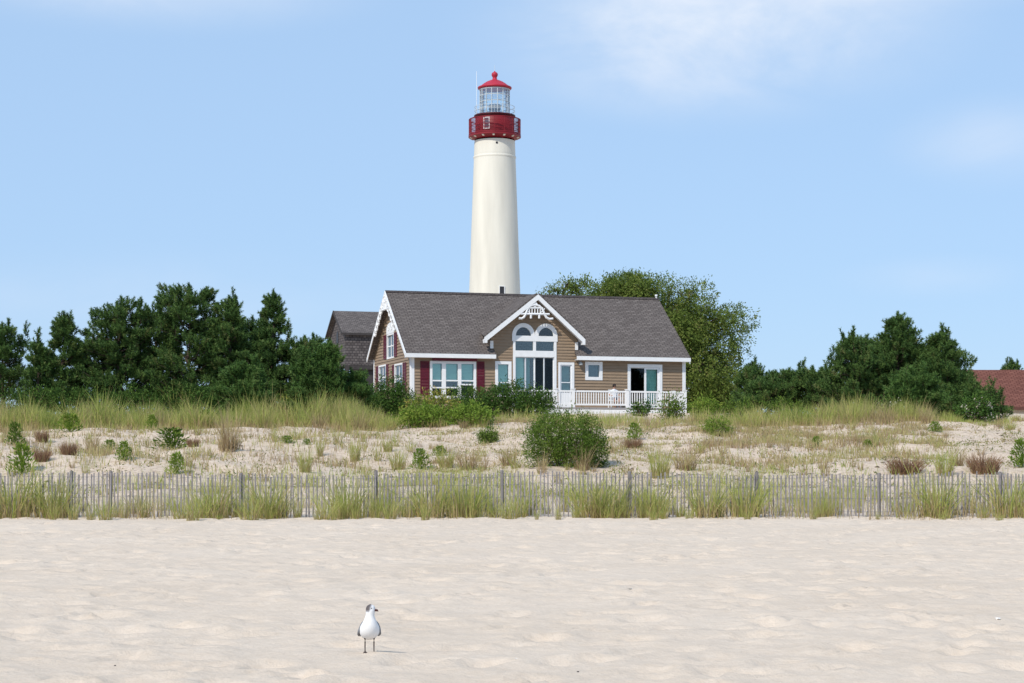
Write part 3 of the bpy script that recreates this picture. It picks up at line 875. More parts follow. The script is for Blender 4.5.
# ridge vent caps and small pipe
b = MB()
b.slab([(-UO, 4.82, zroof(4.82) + .045), (L + UR, 4.82, zroof(4.82) + .045), (L + UR, 5, ZR + .05), (-UO, 5, ZR + .05)], 0.03)
b.slab([(-UO, 5, ZR + .05), (L + UR, 5, ZR + .05), (L + UR, 5.2, zroof(5.2) + .045), (-UO, 5.2, zroof(5.2) + .045)], 0.03)
b.build('ridge_cap', M_shingle('ridge_shingle', (0.07, 0.058, 0.056), (0.10, 0.085, 0.08), (0.04, 0.035, 0.035), 0.25, 0.3), roof)
b = MB(); pu = uf(656.2, 5.0); b.tube([(pu, 5, ZR), (pu, 5, ZR + .16)], .05, 8); b.tube([(pu, 5, ZR + .14), (pu, 5, ZR + .25)], .09, 8); b.build('vent_pipe', WHITE, roof)
# deck -------------------------------------------------------------
VD = -2.0
ud0, ud1 = uf(512, VD), uf(685.6, VD)
b = MB(); b.box(ud0, ud1, VD, -0.03, ZFL - .12, ZFL - .02)
deck = b.build('deck', DECKM, hs)
b = MB(); b.box(ud0 + .02, ud1 - .02, VD - .02, VD + .1, -0.75, ZFL - .125); b.box(ud1 - .06, ud1 - .02, VD + .1, -.03, -0.75, ZFL - .14)
b.build('deck_skirt', WHITE, deck)
b = MB(); b.box(ud0, ud1 + .02, VD - .03, VD + .005, ZFL - .09, ZFL - .0); b.build('deck_edge', M('grey_board', (0.30, 0.29, 0.30), 0.7, var=0.1), deck)
zrt = zf(620, 390.8, VD); zrb = zf(620, 405.6, VD)
b = MB()
posts = [uf(p, VD) for p in (514, 556.0, 573.5, 627.5, 685.2)]
b.box(ud0, ud1, VD + .02, VD + .11, zrt - .10, zrt); b.box(ud0, ud1, VD + .04, VD + .09, zrb, zrb + .10)
b.box(ud1 - .11, ud1 - .02, VD + .11, -.05, zrt - .10, zrt - .003); b.box(ud1 - .09, ud1 - .04, VD + .11, -.05, zrb, zrb + .10)
rail = b.build('deck_railing', WHITE, deck)
for p in posts:
    b = MB(); b.box(p - .09, p + .09, VD - .02, VD + .16, ZFL - .3, zrt + .05); b.box(p - .12, p + .12, VD - .05, VD + .19, zrt + .05, zrt + .10)
    b.build('railing_post', WHITE, rail)
b = MB(); b.box(ud1 - .16, ud1 + .02, -.26, -.06, ZFL, zrt + .06); b.box(ud1 - .18, ud1 + .04, -.28, -.052, zrt + .06, zrt + .11); b.build('railing_post', WHITE, rail)
b = MB(); b.box(-.027, .027, -.02, .02, zrb + .08, zrt - .08)
bal0 = b.build('baluster', WHITE, rail); bal0.location = (ud0 + .2, VD + .065, 0)
k = 1
while ud0 + .2 + k * .155 < ud1 - .1:
    u = ud0 + .2 + k * .155; k += 1
    if min(abs(u - p) for p in posts) < .11: continue
    c = bal0.copy(); COL.objects.link(c); c.parent = rail; c.location = (u, VD + .065, 0)
v = VD + .28
while v < -.35:
    c = bal0.copy(); COL.objects.link(c); c.parent = rail; c.location = (ud1 - .065, v, 0); v += .145

# chair and seated person on the deck
def world_uv(u, v, z): return (AX + CT * u - ST * v, AY + ST * u + CT * v, HB + z)
cu, cv = uf(614.6, -1.0), -1.0
ch = empty('patio_chair', world_uv(cu, cv, ZFL - .02), TH)
ch.scale = (1.1, 1.1, 1.12)
tag(ch, 'white patio chair on the cottage deck behind the railing balusters', 'chair')
b = MB(); b.box(-.26, .26, -.26, .24, .40, .44); b.build('seat', WHITE, ch, bevel=.01)
b = MB()
for k in range(5): b.hexa([(-.25 + k * .105, .22, .45), (-.17 + k * .105, .22, .45), (-.17 + k * .105, .25, .45), (-.25 + k * .105, .25, .45), (-.25 + k * .105, .32, 1.0), (-.17 + k * .105, .32, 1.0), (-.17 + k * .105, .35, 1.0), (-.25 + k * .105, .35, 1.0)])
b.box(-.26, .26, .30, .34, .985, 1.03)
b.build('backrest', WHITE, ch)
for sx in (-1, 1):
    b = MB(); b.box(sx * .28 - .03, sx * .28 + .03, -.26, .28, .63, .66); b.build('armrest', WHITE, ch)
    for sy in (-.22, .22):
        b = MB(); b.box(sx * .28 - .025, sx * .28 + .025, sy - .025, sy + .025, 0, .63); b.build('leg', WHITE, ch)
SKIN = M('skin', (0.42, 0.22, 0.15), 0.55, var=0.05)
SHIRT = M('white_shirt', (0.72, 0.74, 0.78), 0.8, var=0.05)
SHORT = M('navy_shorts', (0.03, 0.04, 0.08), 0.8, var=0.05)
HAIR = M('dark_hair', (0.018, 0.012, 0.012), 0.6, var=0.1)
def skin_body(name, verts, edges, radii, mats, pick, parent):
    me = bpy.data.meshes.new(name); me.from_pydata(verts, edges, [])
    o = bpy.data.objects.new(name, me); COL.objects.link(o)
    o.modifiers.new('skin', 'SKIN'); o.modifiers.new('subsurf', 'SUBSURF').levels = 2
    o.modifiers['subsurf'].render_levels = 2
    sv = me.skin_vertices[0].data
    for i, r in enumerate(radii): sv[i].radius = (r, r) if not isinstance(r, tuple) else r
    sv[0].use_root = True
    dg = bpy.context.evaluated_depsgraph_get()
    m2 = bpy.data.meshes.new_from_object(o.evaluated_get(dg))
    bpy.data.objects.remove(o)
    m2.name = name
    for m in mats: m2.materials.append(m)
    for p in m2.polygons: p.material_index = pick(p.center); p.use_smooth = True
    o = bpy.data.objects.new(name, m2); COL.objects.link(o)
    o.parent = parent
    return o
pe = empty('person', world_uv(cu, cv - .02, ZFL - .02), TH)
pe.scale = (1.1, 1.1, 1.12)
tag(pe, 'dark haired person in a white shirt sitting on the cottage deck behind the railing', 'person')
vs = [(0, .08, .50), (0, .10, .68), (0, .11, .90), (0, .10, 1.02), (0, .07, 1.10), (0, .06, 1.16), (0, .05, 1.24)]
es = [(0, 1), (1, 2), (2, 3), (3, 4), (4, 5), (5, 6)]
rd = [(.16, .12), (.14, .11), (.17, .11), (.09, .08), (.055, .055), (.075, .085), (.07, .085)]
for sx in (-1, 1):
    n0 = len(vs)
    vs += [(sx * .10, .02, .50), (sx * .12, -.36, .50), (sx * .12, -.38, .10), (sx * .12, -.40, .04), (sx * .125, -.54, .03)]
    es += [(0, n0), (n0, n0 + 1), (n0 + 1, n0 + 2), (n0 + 2, n0 + 3), (n0 + 3, n0 + 4)]
    rd += [.085, .062, .042, .045, .03]
    n1 = len(vs)
    vs += [(sx * .19, .11, .97), (sx * .27, .10, .72), (sx * .27, -.12, .70), (sx * .265, -.20, .70)]
    es += [(2, n1), (n1, n1 + 1), (n1 + 1, n1 + 2), (n1 + 2, n1 + 3)]
    rd += [.06, .045, .035, .03]
    for q, (dx, ln) in enumerate(((-.027, .07), (-.009, .082), (.009, .078), (.027, .06))):
        nf = len(vs); hx, hy, hz = sx * .265 + dx, -.225, .70
        vs += [(hx, hy, hz), (hx, hy - ln * .55, hz - .003), (hx, hy - ln, hz - .03)]
        es += [(n1 + 3, nf), (nf, nf + 1), (nf + 1, nf + 2)]; rd += [.0095, .0085, .007]
    nf = len(vs); vs += [(sx * .265 - sx * .04, -.20, .69), (sx * .265 - sx * .055, -.25, .68)]; es += [(n1 + 3, nf), (nf, nf + 1)]; rd += [.011, .008]
def pick_p(c):
    if c.z > 1.06: return 0
    if c.z > .60 and (abs(c.x) < .225 or c.z > .80): return 1
    if c.z > .42 and c.y > -.34 and c.z < .62 and abs(c.x) < .22: return 2
    return 0
skin_body('body', vs, es, rd, [SKIN, SHIRT, SHORT], pick_p, pe)
b = MB(); b.sphere((0, .075, 1.235), (.098, .112, .115)); b.build('hair', HAIR, pe, smooth=True)
b = MB(); b.tube([(0, -.03, 1.23), (0, -.055, 1.205), (0, -.035, 1.195)], .014, 6); b.build('nose', SKIN, pe, smooth=True)
for sx in (-1, 1):
    b = MB(); b.sphere((sx * .032, -.028, 1.235), .011, 8, 6); b.build('eye', BLACKM, pe)

# ------------------------------------------------------------------ weathered house on posts behind the cottage
SY = 150.0
sm = F / SY
GREYSH = M_shingle('weathered_shingle', (0.085, 0.075, 0.074), (0.16, 0.142, 0.138), (0.04, 0.036, 0.038), 0.3, 0.22)
GREYRF = M_shingle('grey_roof_shingle', (0.11, 0.095, 0.09), (0.19, 0.165, 0.155), (0.055, 0.05, 0.05), 0.35, 0.18)
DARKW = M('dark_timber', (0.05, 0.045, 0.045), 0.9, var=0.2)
sx0, sy0 = at(345.5, SY), SY
SG = gz(sx0, SY)
sh = empty('weathered_house', (sx0, sy0, SG), TH)
tag(sh, 'dark grey weathered shingle house on posts behind the left gable of the cottage', 'house')
zz = lambda py: zat(py, SY) - SG
ze, zr_, zw = zz(331.0), zz(307.8), zz(365.0)
hd, sl_len = 3.3, 9.0
b = MB()
b.add([(0, 0, zw), (sl_len, 0, zw), (sl_len, 0, ze), (0, 0, ze)], [(0, 1, 2, 3)])
b.add([(0, 2 * hd, zw), (0, 0, zw), (0, 0, ze), (0, hd, zr_ - .12), (0, 2 * hd, ze)], [(0, 1, 2, 3, 4)])
b.add([(sl_len, 0, zw), (sl_len, 2 * hd, zw), (sl_len, 2 * hd, ze), (sl_len, hd, zr_ - .12), (sl_len, 0, ze)], [(0, 1, 2, 3, 4)])
b.add([(sl_len, 2 * hd, zw), (0, 2 * hd, zw), (0, 2 * hd, ze), (sl_len, 2 * hd, ze)], [(0, 1, 2, 3)])
b.add([(0, 0, zw), (0, 2 * hd, zw), (sl_len, 2 * hd, zw), (sl_len, 0, zw)], [(0, 1, 2, 3)])
b.build('wall', GREYSH, sh)
sp = (zr_ - ze) / hd; oh = .25
b = MB()
b.slab([(-.35, -oh, ze - oh * sp), (sl_len + .3, -oh, ze - oh * sp), (sl_len + .3, hd, zr_), (-.35, hd, zr_)], .14)
b.slab([(-.35, hd, zr_), (sl_len + .3, hd, zr_), (sl_len + .3, 2 * hd + oh, ze - oh * sp), (-.35, 2 * hd + oh, ze - oh * sp)], .14)
rf_ = b.build('roof', GREYRF, sh)
b = MB()
rake(b, (0, -oh, ze - oh * sp), (0, hd, zr_ + .03), .22, -.41, -.355, 0); rake(b, (0, hd, zr_ + .03), (0, 2 * hd + oh, ze - oh * sp), .22, -.41, -.355, 0)
b.box(-.355, sl_len + .3, -oh - .05, -oh - .003, ze - oh * sp - .2, ze - oh * sp)
b.build('rake_board', DARKW, rf_)
b = MB()
n = 14; v0 = hd; hw = .42; zb0 = zz(341); zt0 = zz(334.5)
pts = [(v0 + hw, zb0)] + [(v0 + hw * math.cos(math.pi * k / n), zt0 + .5 * math.sin(math.pi * k / n)) for k in range(n + 1)] + [(v0 - hw, zb0)]
b.add([(-.03, y, z) for y, z in pts] + [(.02, y, z) for y, z in pts], [tuple(range(len(pts))), tuple(reversed(range(len(pts), 2 * len(pts))))])
b.build('louver', BLACKM, sh)
for (x, y) in ((0.15, .15), (4.3, .15), (8.8, .15), (0.15, 6.6), (4.3, 6.6), (8.8, 6.6)):
    b = MB(); b.box(x - .16, x + .16, y - .16, y + .16, 0, zw - .002); b.build('post', DARKW, sh)
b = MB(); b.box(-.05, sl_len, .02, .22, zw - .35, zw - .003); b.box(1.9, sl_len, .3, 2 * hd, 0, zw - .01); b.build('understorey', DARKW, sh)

# ------------------------------------------------------------------ red roofed building at the right
RY = 125.0
x0, x1 = at(966, RY), at(966, RY) + 19.0
RG = gz(x0 + 4, RY) - .1
rb = empty('red_roofed_house', (x0, RY, RG))
tag(rb, 'low cream house with brick red roof beyond the dune at the far right', 'house')
zz = lambda py: zat(py, RY) - RG
REDSH = M_shingle('red_roof_shingle', (0.155, 0.064, 0.048), (0.205, 0.088, 0.066), (0.075, 0.024, 0.02), 0.4, 0.2)
CRW = M('cream_wall', (0.60, 0.53, 0.44), 0.8, var=0.06, scale=1.5)
ze, zr_ = zz(407.0), zz(367.0)
ln = x1 - x0; hd = 4.6
b = MB(); b.box(.5, ln - .5, 0, 2 * hd - 1, 0, ze)
b.add([(.5, 0, ze), (.5, hd - .5, zr_ - .3), (.5, 2 * hd - 1, ze)], [(0, 1, 2)])
b.add([(ln - .5, 0, ze), (ln - .5, hd - .5, zr_ - .3), (ln - .5, 2 * hd - 1, ze)], [(0, 1, 2)])
b.build('wall', CRW, rb)
b = MB()
b.slab([(0, -.5, ze - .02), (ln, -.5, ze - .02), (ln, hd - .5, zr_), (0, hd - .5, zr_)], .15)
b.slab([(0, hd - .5, zr_), (ln, hd - .5, zr_), (ln, 2 * hd - .5, ze), (0, 2 * hd - .5, ze)], .15)
rr2 = b.build('roof', REDSH, rb)
b = MB(); b.box(-.02, ln + .02, -.56, -.503, ze - .22, ze - .03); b.build('fascia', M('brown_fascia', (0.10, 0.04, 0.03), 0.7, var=0.1), rr2)

# ------------------------------------------------------------------ sand fence
PICK = M('weathered_picket', (0.25, 0.228, 0.232), 0.9, var=0.25, scale=12, stretch=(1, 1, 0.15))
POSTM = M('weathered_post', (0.235, 0.215, 0.21), 0.9, var=0.25, scale=10, stretch=(1, 1, 0.2))
WIREM = M('galvanised_wire', (0.25, 0.25, 0.26), 0.5, var=0.1, metallic=0.6)
rn = random.Random(5)
fe = empty('sand_fence', (0, FENCE_Y, 0))
tag(fe, 'long weathered grey picket sand fence between the flat beach and the dune', 'fence')
FS = F / FENCE_Y
post_px = [-130, 70, 109.5, 240.5, 375.5, 502.5, 630, 757, 880, 1000.5, 1128]
for p in post_px:
    b = MB(); x = (p - 512) / FS
    zt = 1.14 + rn.uniform(-.03, .05); dx = rn.uniform(-.02, .02)
    b.tube([(x, .07, -.3), (x + dx, .07, zt - .02), (x + dx, .07, zt)], [.046, .044, .036], 10)
    b.build('post', POSTM, fe)
def sag(x):   # the top line dips gently between the posts
    return 1.09 + 0.03 * math.sin(x * 0.55 + 1.0) + 0.02 * math.sin(x * 1.9)
def picket_shape(mb, x, r):
    h = sag(x) + r.uniform(-.035, .03); w = r.uniform(.0165, .023); t = r.gauss(0, .012); g = float(base_h(x, FENCE_Y)) - .15
    if r.random() < .05: h -= r.uniform(.05, .3)
    y0 = r.uniform(-.006, .006)
    mb.hexa([(x - w, y0 - .006, g), (x + w, y0 - .006, g), (x + w, y0 + .006, g), (x - w, y0 + .006, g),
             (x - w * .9 + t, y0 - .006, h), (x + w * .9 + t, y0 - .006, h + r.uniform(-.01, .01)), (x + w * .9 + t, y0 + .006, h), (x - w * .9 + t, y0 + .006, h)])
rest = MB()
x = -17.0; n_in = 0
xs_p = []
while x < 17.0:
    xs_p.append(x + rn.uniform(-.015, .015)); x += .0965 if rn.random() > .03 else .17
near = sorted(xs_p, key=lambda q: abs(q))[:100]
nset = set(near)
for q in xs_p:
    if q in nset:
        b = MB(); picket_shape(b, q, rn); b.build('picket', PICK, fe)
    else: picket_shape(rest, q, rn)
o = rest.build('picket', PICK, fe); o['kind'] = 'stuff'
for z in (.18, .50, .80, 1.0):
    for dy in (-.012, .012):
        b = MB()
        b.tube([(q, dy, z + (sag(q) - 1.09) * .9) for q in np.arange(-17.2, 17.3, .4)], .0035, 4); b.build('wire', WIREM, fe)

# ------------------------------------------------------------------ vegetation builders
def unit(v): return v / np.maximum(np.linalg.norm(v, axis=-1, keepdims=True), 1e-9)
def leaf_arrays(P, D, N, ln, wd):
    """rhombic leaves: base P, axis D, width direction N x D"""
    D = unit(D); S = unit(np.cross(N, D))
    ln = np.asarray(ln)[:, None]; wd = np.asarray(wd)[:, None]
    V = np.stack([P, P + D * ln * .5 + S * wd * .5, P + D * ln, P + D * ln * .5 - S * wd * .5], 1).reshape(-1, 3)
    n = len(P); Fc = np.arange(4 * n).reshape(n, 4)
    return V, Fc
def blade_arrays(B, az, lean, h, w, g, curl=1.7):
    """grass blades as tapered ribbons of three quads"""
    n = len(B); T = np.array([0, .38, .72, 1.0])
    dirv = np.stack([np.cos(az), np.sin(az), np.zeros(n)], 1)
    fa = g.uniform(0, 2 * np.pi, n); side = np.stack([np.cos(fa), np.sin(fa), np.zeros(n)], 1)
    rows = []
    for t, ww in zip(T, (1.0, .85, .55, .06)):
        p = B + dirv * (h * lean * t ** curl)[:, None]
        p = p + np.array([0, 0, 1]) * (h * t * np.sqrt(np.maximum(.15, 1 - (lean * t) ** 2 * .6)))[:, None]
        rows.append(p - side * (w * ww / 2)[:, None]); rows.append(p + side * (w * ww / 2)[:, None])
    V = np.stack(rows, 1).reshape(-1, 3)
    base = np.arange(n)[:, None] * 8
    Fc = np.concatenate([base + np.array([[0, 1, 3, 2]]), base + np.array([[2, 3, 5, 4]]), base + np.array([[4, 5, 7, 6]])], 1).reshape(-1, 4)
    return V, Fc

GRASS = M_leaf('beach_grass', [(0.0, (0.40, 0.30, 0.16)), (0.22, (0.48, 0.42, 0.18)), (0.45, (0.40, 0.425, 0.12)), (0.75, (0.285, 0.345, 0.085)), (1.0, (0.18, 0.25, 0.06))], .35)
STRAW = M_leaf('dry_grass', [(0.0, (0.33, 0.23, 0.14)), (0.5, (0.46, 0.37, 0.20)), (1.0, (0.40, 0.37, 0.14))], .35)
RUST = M_leaf('rusty_plant', [(0.0, (0.20, 0.115, 0.075)), (0.6, (0.31, 0.19, 0.12)), (1.0, (0.40, 0.28, 0.16))], .25)
PINE = M_leaf('pine_needles', [(0.0, (0.036, 0.076, 0.020)), (0.5, (0.078, 0.145, 0.038)), (0.85, (0.12, 0.185, 0.048)), (1.0, (0.17, 0.19, 0.07))], .12, .5, .12)
YPINE = M_leaf('young_pine_needles', [(0.0, (0.044, 0.098, 0.024)), (0.6, (0.088, 0.165, 0.040)), (1.0, (0.14, 0.205, 0.06))], .15, .5, .12)
BROAD = M_leaf('tree_leaves', [(0.0, (0.075, 0.122, 0.026)), (0.5, (0.15, 0.208, 0.044)), (0.85, (0.225, 0.27, 0.066)), (1.0, (0.28, 0.25, 0.10))], .38)
BAYB = M_leaf('dark_shrub_leaves', [(0.0, (0.032, 0.074, 0.016)), (0.6, (0.066, 0.130, 0.026)), (1.0, (0.13, 0.19, 0.042))], .22)
LIME = M_leaf('bright_shrub_leaves', [(0.0, (0.10, 0.175, 0.026)), (0.6, (0.185, 0.275, 0.04)), (1.0, (0.30, 0.34, 0.07))], .3)
GOLD = M_leaf('golden_shrub_leaves', [(0.0, (0.11, 0.155, 0.026)), (0.5, (0.20, 0.25, 0.045)), (0.75, (0.42, 0.36, 0.09)), (1.0, (0.48, 0.30, 0.11))], .3)
OLIVE = M_leaf('olive_shrub_leaves', [(0.0, (0.060, 0.110, 0.018)), (0.6, (0.115, 0.185, 0.030)), (1.0, (0.20, 0.26, 0.05))], .25)
PALE = M_leaf('pale_blossom', [(0.0, (0.55, 0.50, 0.40)), (1.0, (0.75, 0.72, 0.62))], .3)
STEM = M('brown_stem', (0.12, 0.085, 0.055), 0.9, var=0.2)

def tufts_to_mesh(P, A, ln, needles, nl, nw, g):
    """bottlebrush shoots: needles stand off each shoot axis"""
    n = len(P)
    A = unit(A)
    ref = np.where(np.abs(A[:, 2:3]) < .9, np.array([[0, 0, 1.0]]), np.array([[1.0, 0, 0]]))
    U = unit(np.cross(A, ref)); Wv = np.cross(A, U)
    s = np.tile(np.linspace(0, 1, needles)[None, :], (n, 1))
    ang = g.uniform(0, 2 * np.pi, (n, needles))
    rad = U[:, None] * np.cos(ang)[..., None] + Wv[:, None] * np.sin(ang)[..., None]
    spread = (1.15 - .75 * s)[..., None]
    d = unit(A[:, None] * .42 + rad * spread)
    B = P[:, None] + A[:, None] * (s * ln[:, None])[..., None]
    L_ = nl * g.uniform(.75, 1.15, (n, needles))[..., None]
    side = unit(np.cross(d, g.normal(size=d.shape)))
    V = np.stack([B - side * nw / 2, B + side * nw / 2, B + d * L_], 2).reshape(-1, 3)
    return V, np.arange(len(V)).reshape(-1, 3)

def pine_tree(px, top, Y, half, seed, label, prof='cone', name='pine_tree', needle=PINE, base_px=None, density=1.0, bare=0.04, lean=0.0, group=None, cat='tree', tl=1.55, leaders=None):
    g = np.random.default_rng(seed)
    x = at(px, Y); zb = gz(x, Y) - .05
    H = zat(top, Y) - zb - .28 * tl
    Rm = half * Y / F
    root = empty(name, (x, Y, zb))
    tag(root, label, cat, group)
    tr = MB(); tp = []
    r0 = .035 * H + .03
    k = 7
    for i in range(k):
        t = i / (k - 1); tp.append(Vector((lean * H * t ** 1.5 + g.normal() * .02 * H * (0 < i < k - 1), g.normal() * .02 * H * (0 < i < k - 1), H * .97 * t)))
    tr.tube(tp, [r0 * (1 - .93 * i / (k - 1)) for i in range(k)], 8)
    def trunk_at(t):
        f = t * (k - 1); i = min(int(f), k - 2); return tp[i].lerp(tp[i + 1], f - i)
    PP, AA, LL = [], [], []
    def put(p, a, l): PP.append(p); AA.append(a); LL.append(l)
    nbr = int(density * (12 + 11 * H))
    lobes = [(g.uniform(0, 2 * np.pi), g.uniform(.15, .9), g.uniform(.5, 1.15)) for _ in range(9)]
    for i in range(nbr):
        t = bare + (1 - bare) * (i + g.random()) / nbr
        if prof == 'cone': rr = (1 - t) ** .72 * .98 + .05
        elif prof == 'round': rr = max(.06, math.sqrt(max(0, 1 - (1.55 * t - .6) ** 2)) if t > .39 else .75 + .25 * t / .39)
        elif prof == 'spire': rr = (.9 if t < .35 else max(.30, .9 - (t - .35) / .30 * .60) if t < .65 else .03 + (1 - t) * .62)
        else: rr = max(.05, 1 - t ** 2.2)
        az = g.uniform(0, 2 * np.pi)
        # irregular outline: some sectors bulge, others stay short
        bul = 1.0
        for la, lt, ls in lobes:
            dd = math.cos(az - la) * 1.0 - abs(t - lt) * 5
            if dd > .3: bul = bul * .5 + ls * .5
        ln = Rm * rr * g.uniform(.55, 1.08) * bul
        p0 = trunk_at(t)
        rise = g.uniform(.05, .45) * ln + .1
        dr = Vector((math.cos(az), math.sin(az), 0))
        p1 = p0 + dr * ln + Vector((0, 0, rise))
        pm = p0 + dr * ln * .55 + Vector((0, 0, rise * .25))
        if ln > .5: tr.tube([p0, pm, p1], [.012 + .012 * ln, .01 + .007 * ln, .008], 5)
        pads = [1.0] + [q_ for q_ in (.78, .56, .36) if ln * q_ > .45]
        for s_ in pads:
            q = p0.lerp(pm, s_ / .55) if s_ < .55 else pm.lerp(p1, (s_ - .55) / .45)
            if s_ < 1: q = q + Vector((g.normal(), g.normal(), abs(g.normal()) * .4)) * (.10 + .22 * ln * s_ * (1 - .6 * s_))
            kk = int(g.integers(5, 9)) if s_ == 1.0 else int(g.integers(3, 7)); pr = g.uniform(.16, .30)
            for j in range(kk):
                fa = 2 * math.pi * (j + g.random() * .6) / kk; fr = pr * (0 if j == 0 else 1)
                off = Vector((math.cos(fa) * fr, math.sin(fa) * fr, g.uniform(-.06, .10)))
                a = dr * (.25 + .45 * s_) + off * 1.9 + Vector((g.normal() * .15, g.normal() * .15, 1.0))
                put(q + off, a, g.uniform(.26, .44) * (1.2 if j == 0 else 1))
    # side leaders: upright tapering shoots that break up the outline
    for i in range(leaders if leaders is not None else int(5 + H)):
        az = g.uniform(0, 2 * np.pi); t = g.uniform(.45, .93)
        rr = ((1 - t) ** .72 if prof == 'cone' else math.sqrt(max(0, 1 - (1.55 * t - .6) ** 2)) if t > .39 else .9) * Rm * g.uniform(.5, .95)
        q = trunk_at(t) + Vector((math.cos(az) * rr, math.sin(az) * rr, .1)); hh = g.uniform(.9, 1.6)
        tr.tube([trunk_at(t * .93), q, q + Vector((0, 0, hh))], [.03, .02, .006], 5)
        for j in range(12):
            f = j / 11; sp = (1 - f) * .19
            put(q + Vector((g.normal() * sp, g.normal() * sp, hh * f * .8)), Vector((g.normal() * .25 + math.cos(j * 2.4) * (1 - f) * .7, g.normal() * .25 + math.sin(j * 2.4) * (1 - f) * .7, 1)), g.uniform(.28, .42))
    # tapering tip of the leader
    for j in range(18):
        f = j / 17; sp = (1 - f) * .22
        put(trunk_at(.93) + Vector((g.normal() * sp, g.normal() * sp, (.07 * H + .35) * f)), Vector((math.cos(j * 2.4) * (1 - f), math.sin(j * 2.4) * (1 - f), 1)), g.uniform(.3, .44))
    # candles at the top of the leader
    for i in range(int(6 + 1.5 * H)):
        t = 1 - .16 * g.random() ** 1.3; q = trunk_at(min(t, .999)) + Vector((g.normal() * .1, g.normal() * .1, 0)) * (1.2 - t) * 6 * .3
        put(q, Vector((g.normal() * .4, g.normal() * .4, 1.0)), g.uniform(.28, .44))
    tr.build('trunk', BARK, root, smooth=True)
    P = np.array([tuple(p) for p in PP]); A = np.array([tuple(a) for a in AA]); LN = np.array(LL)
    keep = P[:, 2] > .05
    P, A, LN = P[keep], A[keep], LN[keep]
    V, Fc = tufts_to_mesh(P, A, LN, 40, .165, .040, g)
    vt = np.clip(g.normal(.5, .22, len(P)), 0, 1)
    var = np.repeat(vt, 40) + g.normal(0, .06, len(P) * 40)
    np_mesh('crown', V, Fc, needle, root, var=np.clip(var, 0, 1))
    return root

def blob_points(lobes, n, g, shell=.7):
    """points in a union of ellipsoids, biased to their outer shell, with outward normals"""
    vol = np.array([(l[3] * l[4] + l[4] * l[5] + l[3] * l[5]) for l in lobes]); pr = vol / vol.sum()
    li = g.choice(len(lobes), n, p=pr); Lb = np.array(lobes)
    d = unit(g.normal(size=(n, 3)))
    r = np.where(g.random(n) < shell, 1 - .22 * g.random(n) ** 1.5, g.random(n) ** .4)
    r = r * (1 + .10 * g.normal(size=n))
    P = Lb[li, :3] + d * r[:, None] * Lb[li, 3:6]
    N = unit(d / Lb[li, 3:6])
    return P, N, li

def leafy(px, base_y, Y, lobes, n, seed, label, leafm, name, cat, leaf=(.16, .07), droop=0.0, group=None, clump=.25, stems=True, trunk=None, blossom=0):
    """shrub or broadleaf tree; lobes in metres (x, y, z, rx, ry, rz) about its base"""
    g = np.random.default_rng(seed)
    x = at(px, Y); zb = gz(x, Y) - .03
    root = empty(name, (x, Y, zb)); tag(root, label, cat, group)
    # leaf sprays: clump centres on the lobes, leaves gathered round them
    nc = max(12, n // 22)
    Pc, Nc, li = blob_points(lobes, nc, g)
    per = n // nc
    P = np.repeat(Pc, per, 0); N = np.repeat(Nc, per, 0)
    sc = clump * g.uniform(.5, 1.3, (nc, 1)).repeat(per, 0)
    off = g.normal(size=P.shape) * sc
    off[:, 2] -= droop * np.abs(g.normal(size=len(P))) * sc[:, 0] * 2
    P = P + off
    D = unit(N * .7 + g.normal(size=P.shape) * .75 + np.array([0, 0, .25 - droop * 1.3]))
    Nn = unit(N * .8 + g.normal(size=P.shape) * .6 + np.array([0, 0, .5]))
    keep = P[:, 2] > .02
    P, D, Nn = P[keep], D[keep], Nn[keep]
    sz = g.uniform(.7, 1.25, len(P))
    V, Fc = leaf_arrays(P, D, Nn, leaf[0] * sz, leaf[1] * sz)
    vc = np.repeat(np.clip(g.normal(.5, .2, nc), 0, 1), per)[keep] + g.normal(0, .1, len(P))
    mb = MB()
    if trunk:
        h, r0 = trunk
        mb.tube([(0, 0, -.1), (.02 * h, 0, h * .5), (-.03 * h, 0, h)], [r0, r0 * .8, r0 * .62], 10)
        for l in lobes:
            c = Vector(l[:3]); mb.tube([(-.03 * h, 0, h * .97), Vector((0, 0, h)).lerp(c, .5) + Vector((0, 0, .1 * h)), c + Vector((0, 0, l[5] * .4))], [r0 * .45, r0 * .28, .03], 7)
        for i in g.choice(nc, min(nc, 90), replace=False):
            l = lobes[li[i]]; c = Vector(l[:3]); mb.tube([c, Vector(Pc[i])], [.05, .012], 5)
        mb.build('trunk', BARK, root, smooth=True)
    elif stems:
        for i in g.choice(nc, min(nc, 26), replace=False):
            q = Vector(Pc[i]); mb.tube([(q.x * .25, q.y * .25, -.05), (q.x * .6, q.y * .6, q.z * .55), q], [.02, .014, .006], 5)
        mb.build('stem', STEM, root)
    np_mesh('crown' if trunk else 'foliage', V, Fc, leafm, root, var=np.clip(vc, 0, 1))
    if blossom:
        Pb, Nb, _ = blob_points(lobes, blossom, g, 1.0)
        Pb = Pb[(Pb[:, 1] < .2) & (Pb[:, 2] > .1)]
        k = 7
        Q = np.repeat(Pb, k, 0) + g.normal(size=(len(Pb) * k, 3)) * .06
        V, Fc = leaf_arrays(Q, g.normal(size=Q.shape) + np.array([0, -.6, .4]), g.normal(size=Q.shape), np.full(len(Q), .11), np.full(len(Q), .08))
        np_mesh('blossom', V, Fc, PALE, root, var=g.random(len(Q)))
    return root

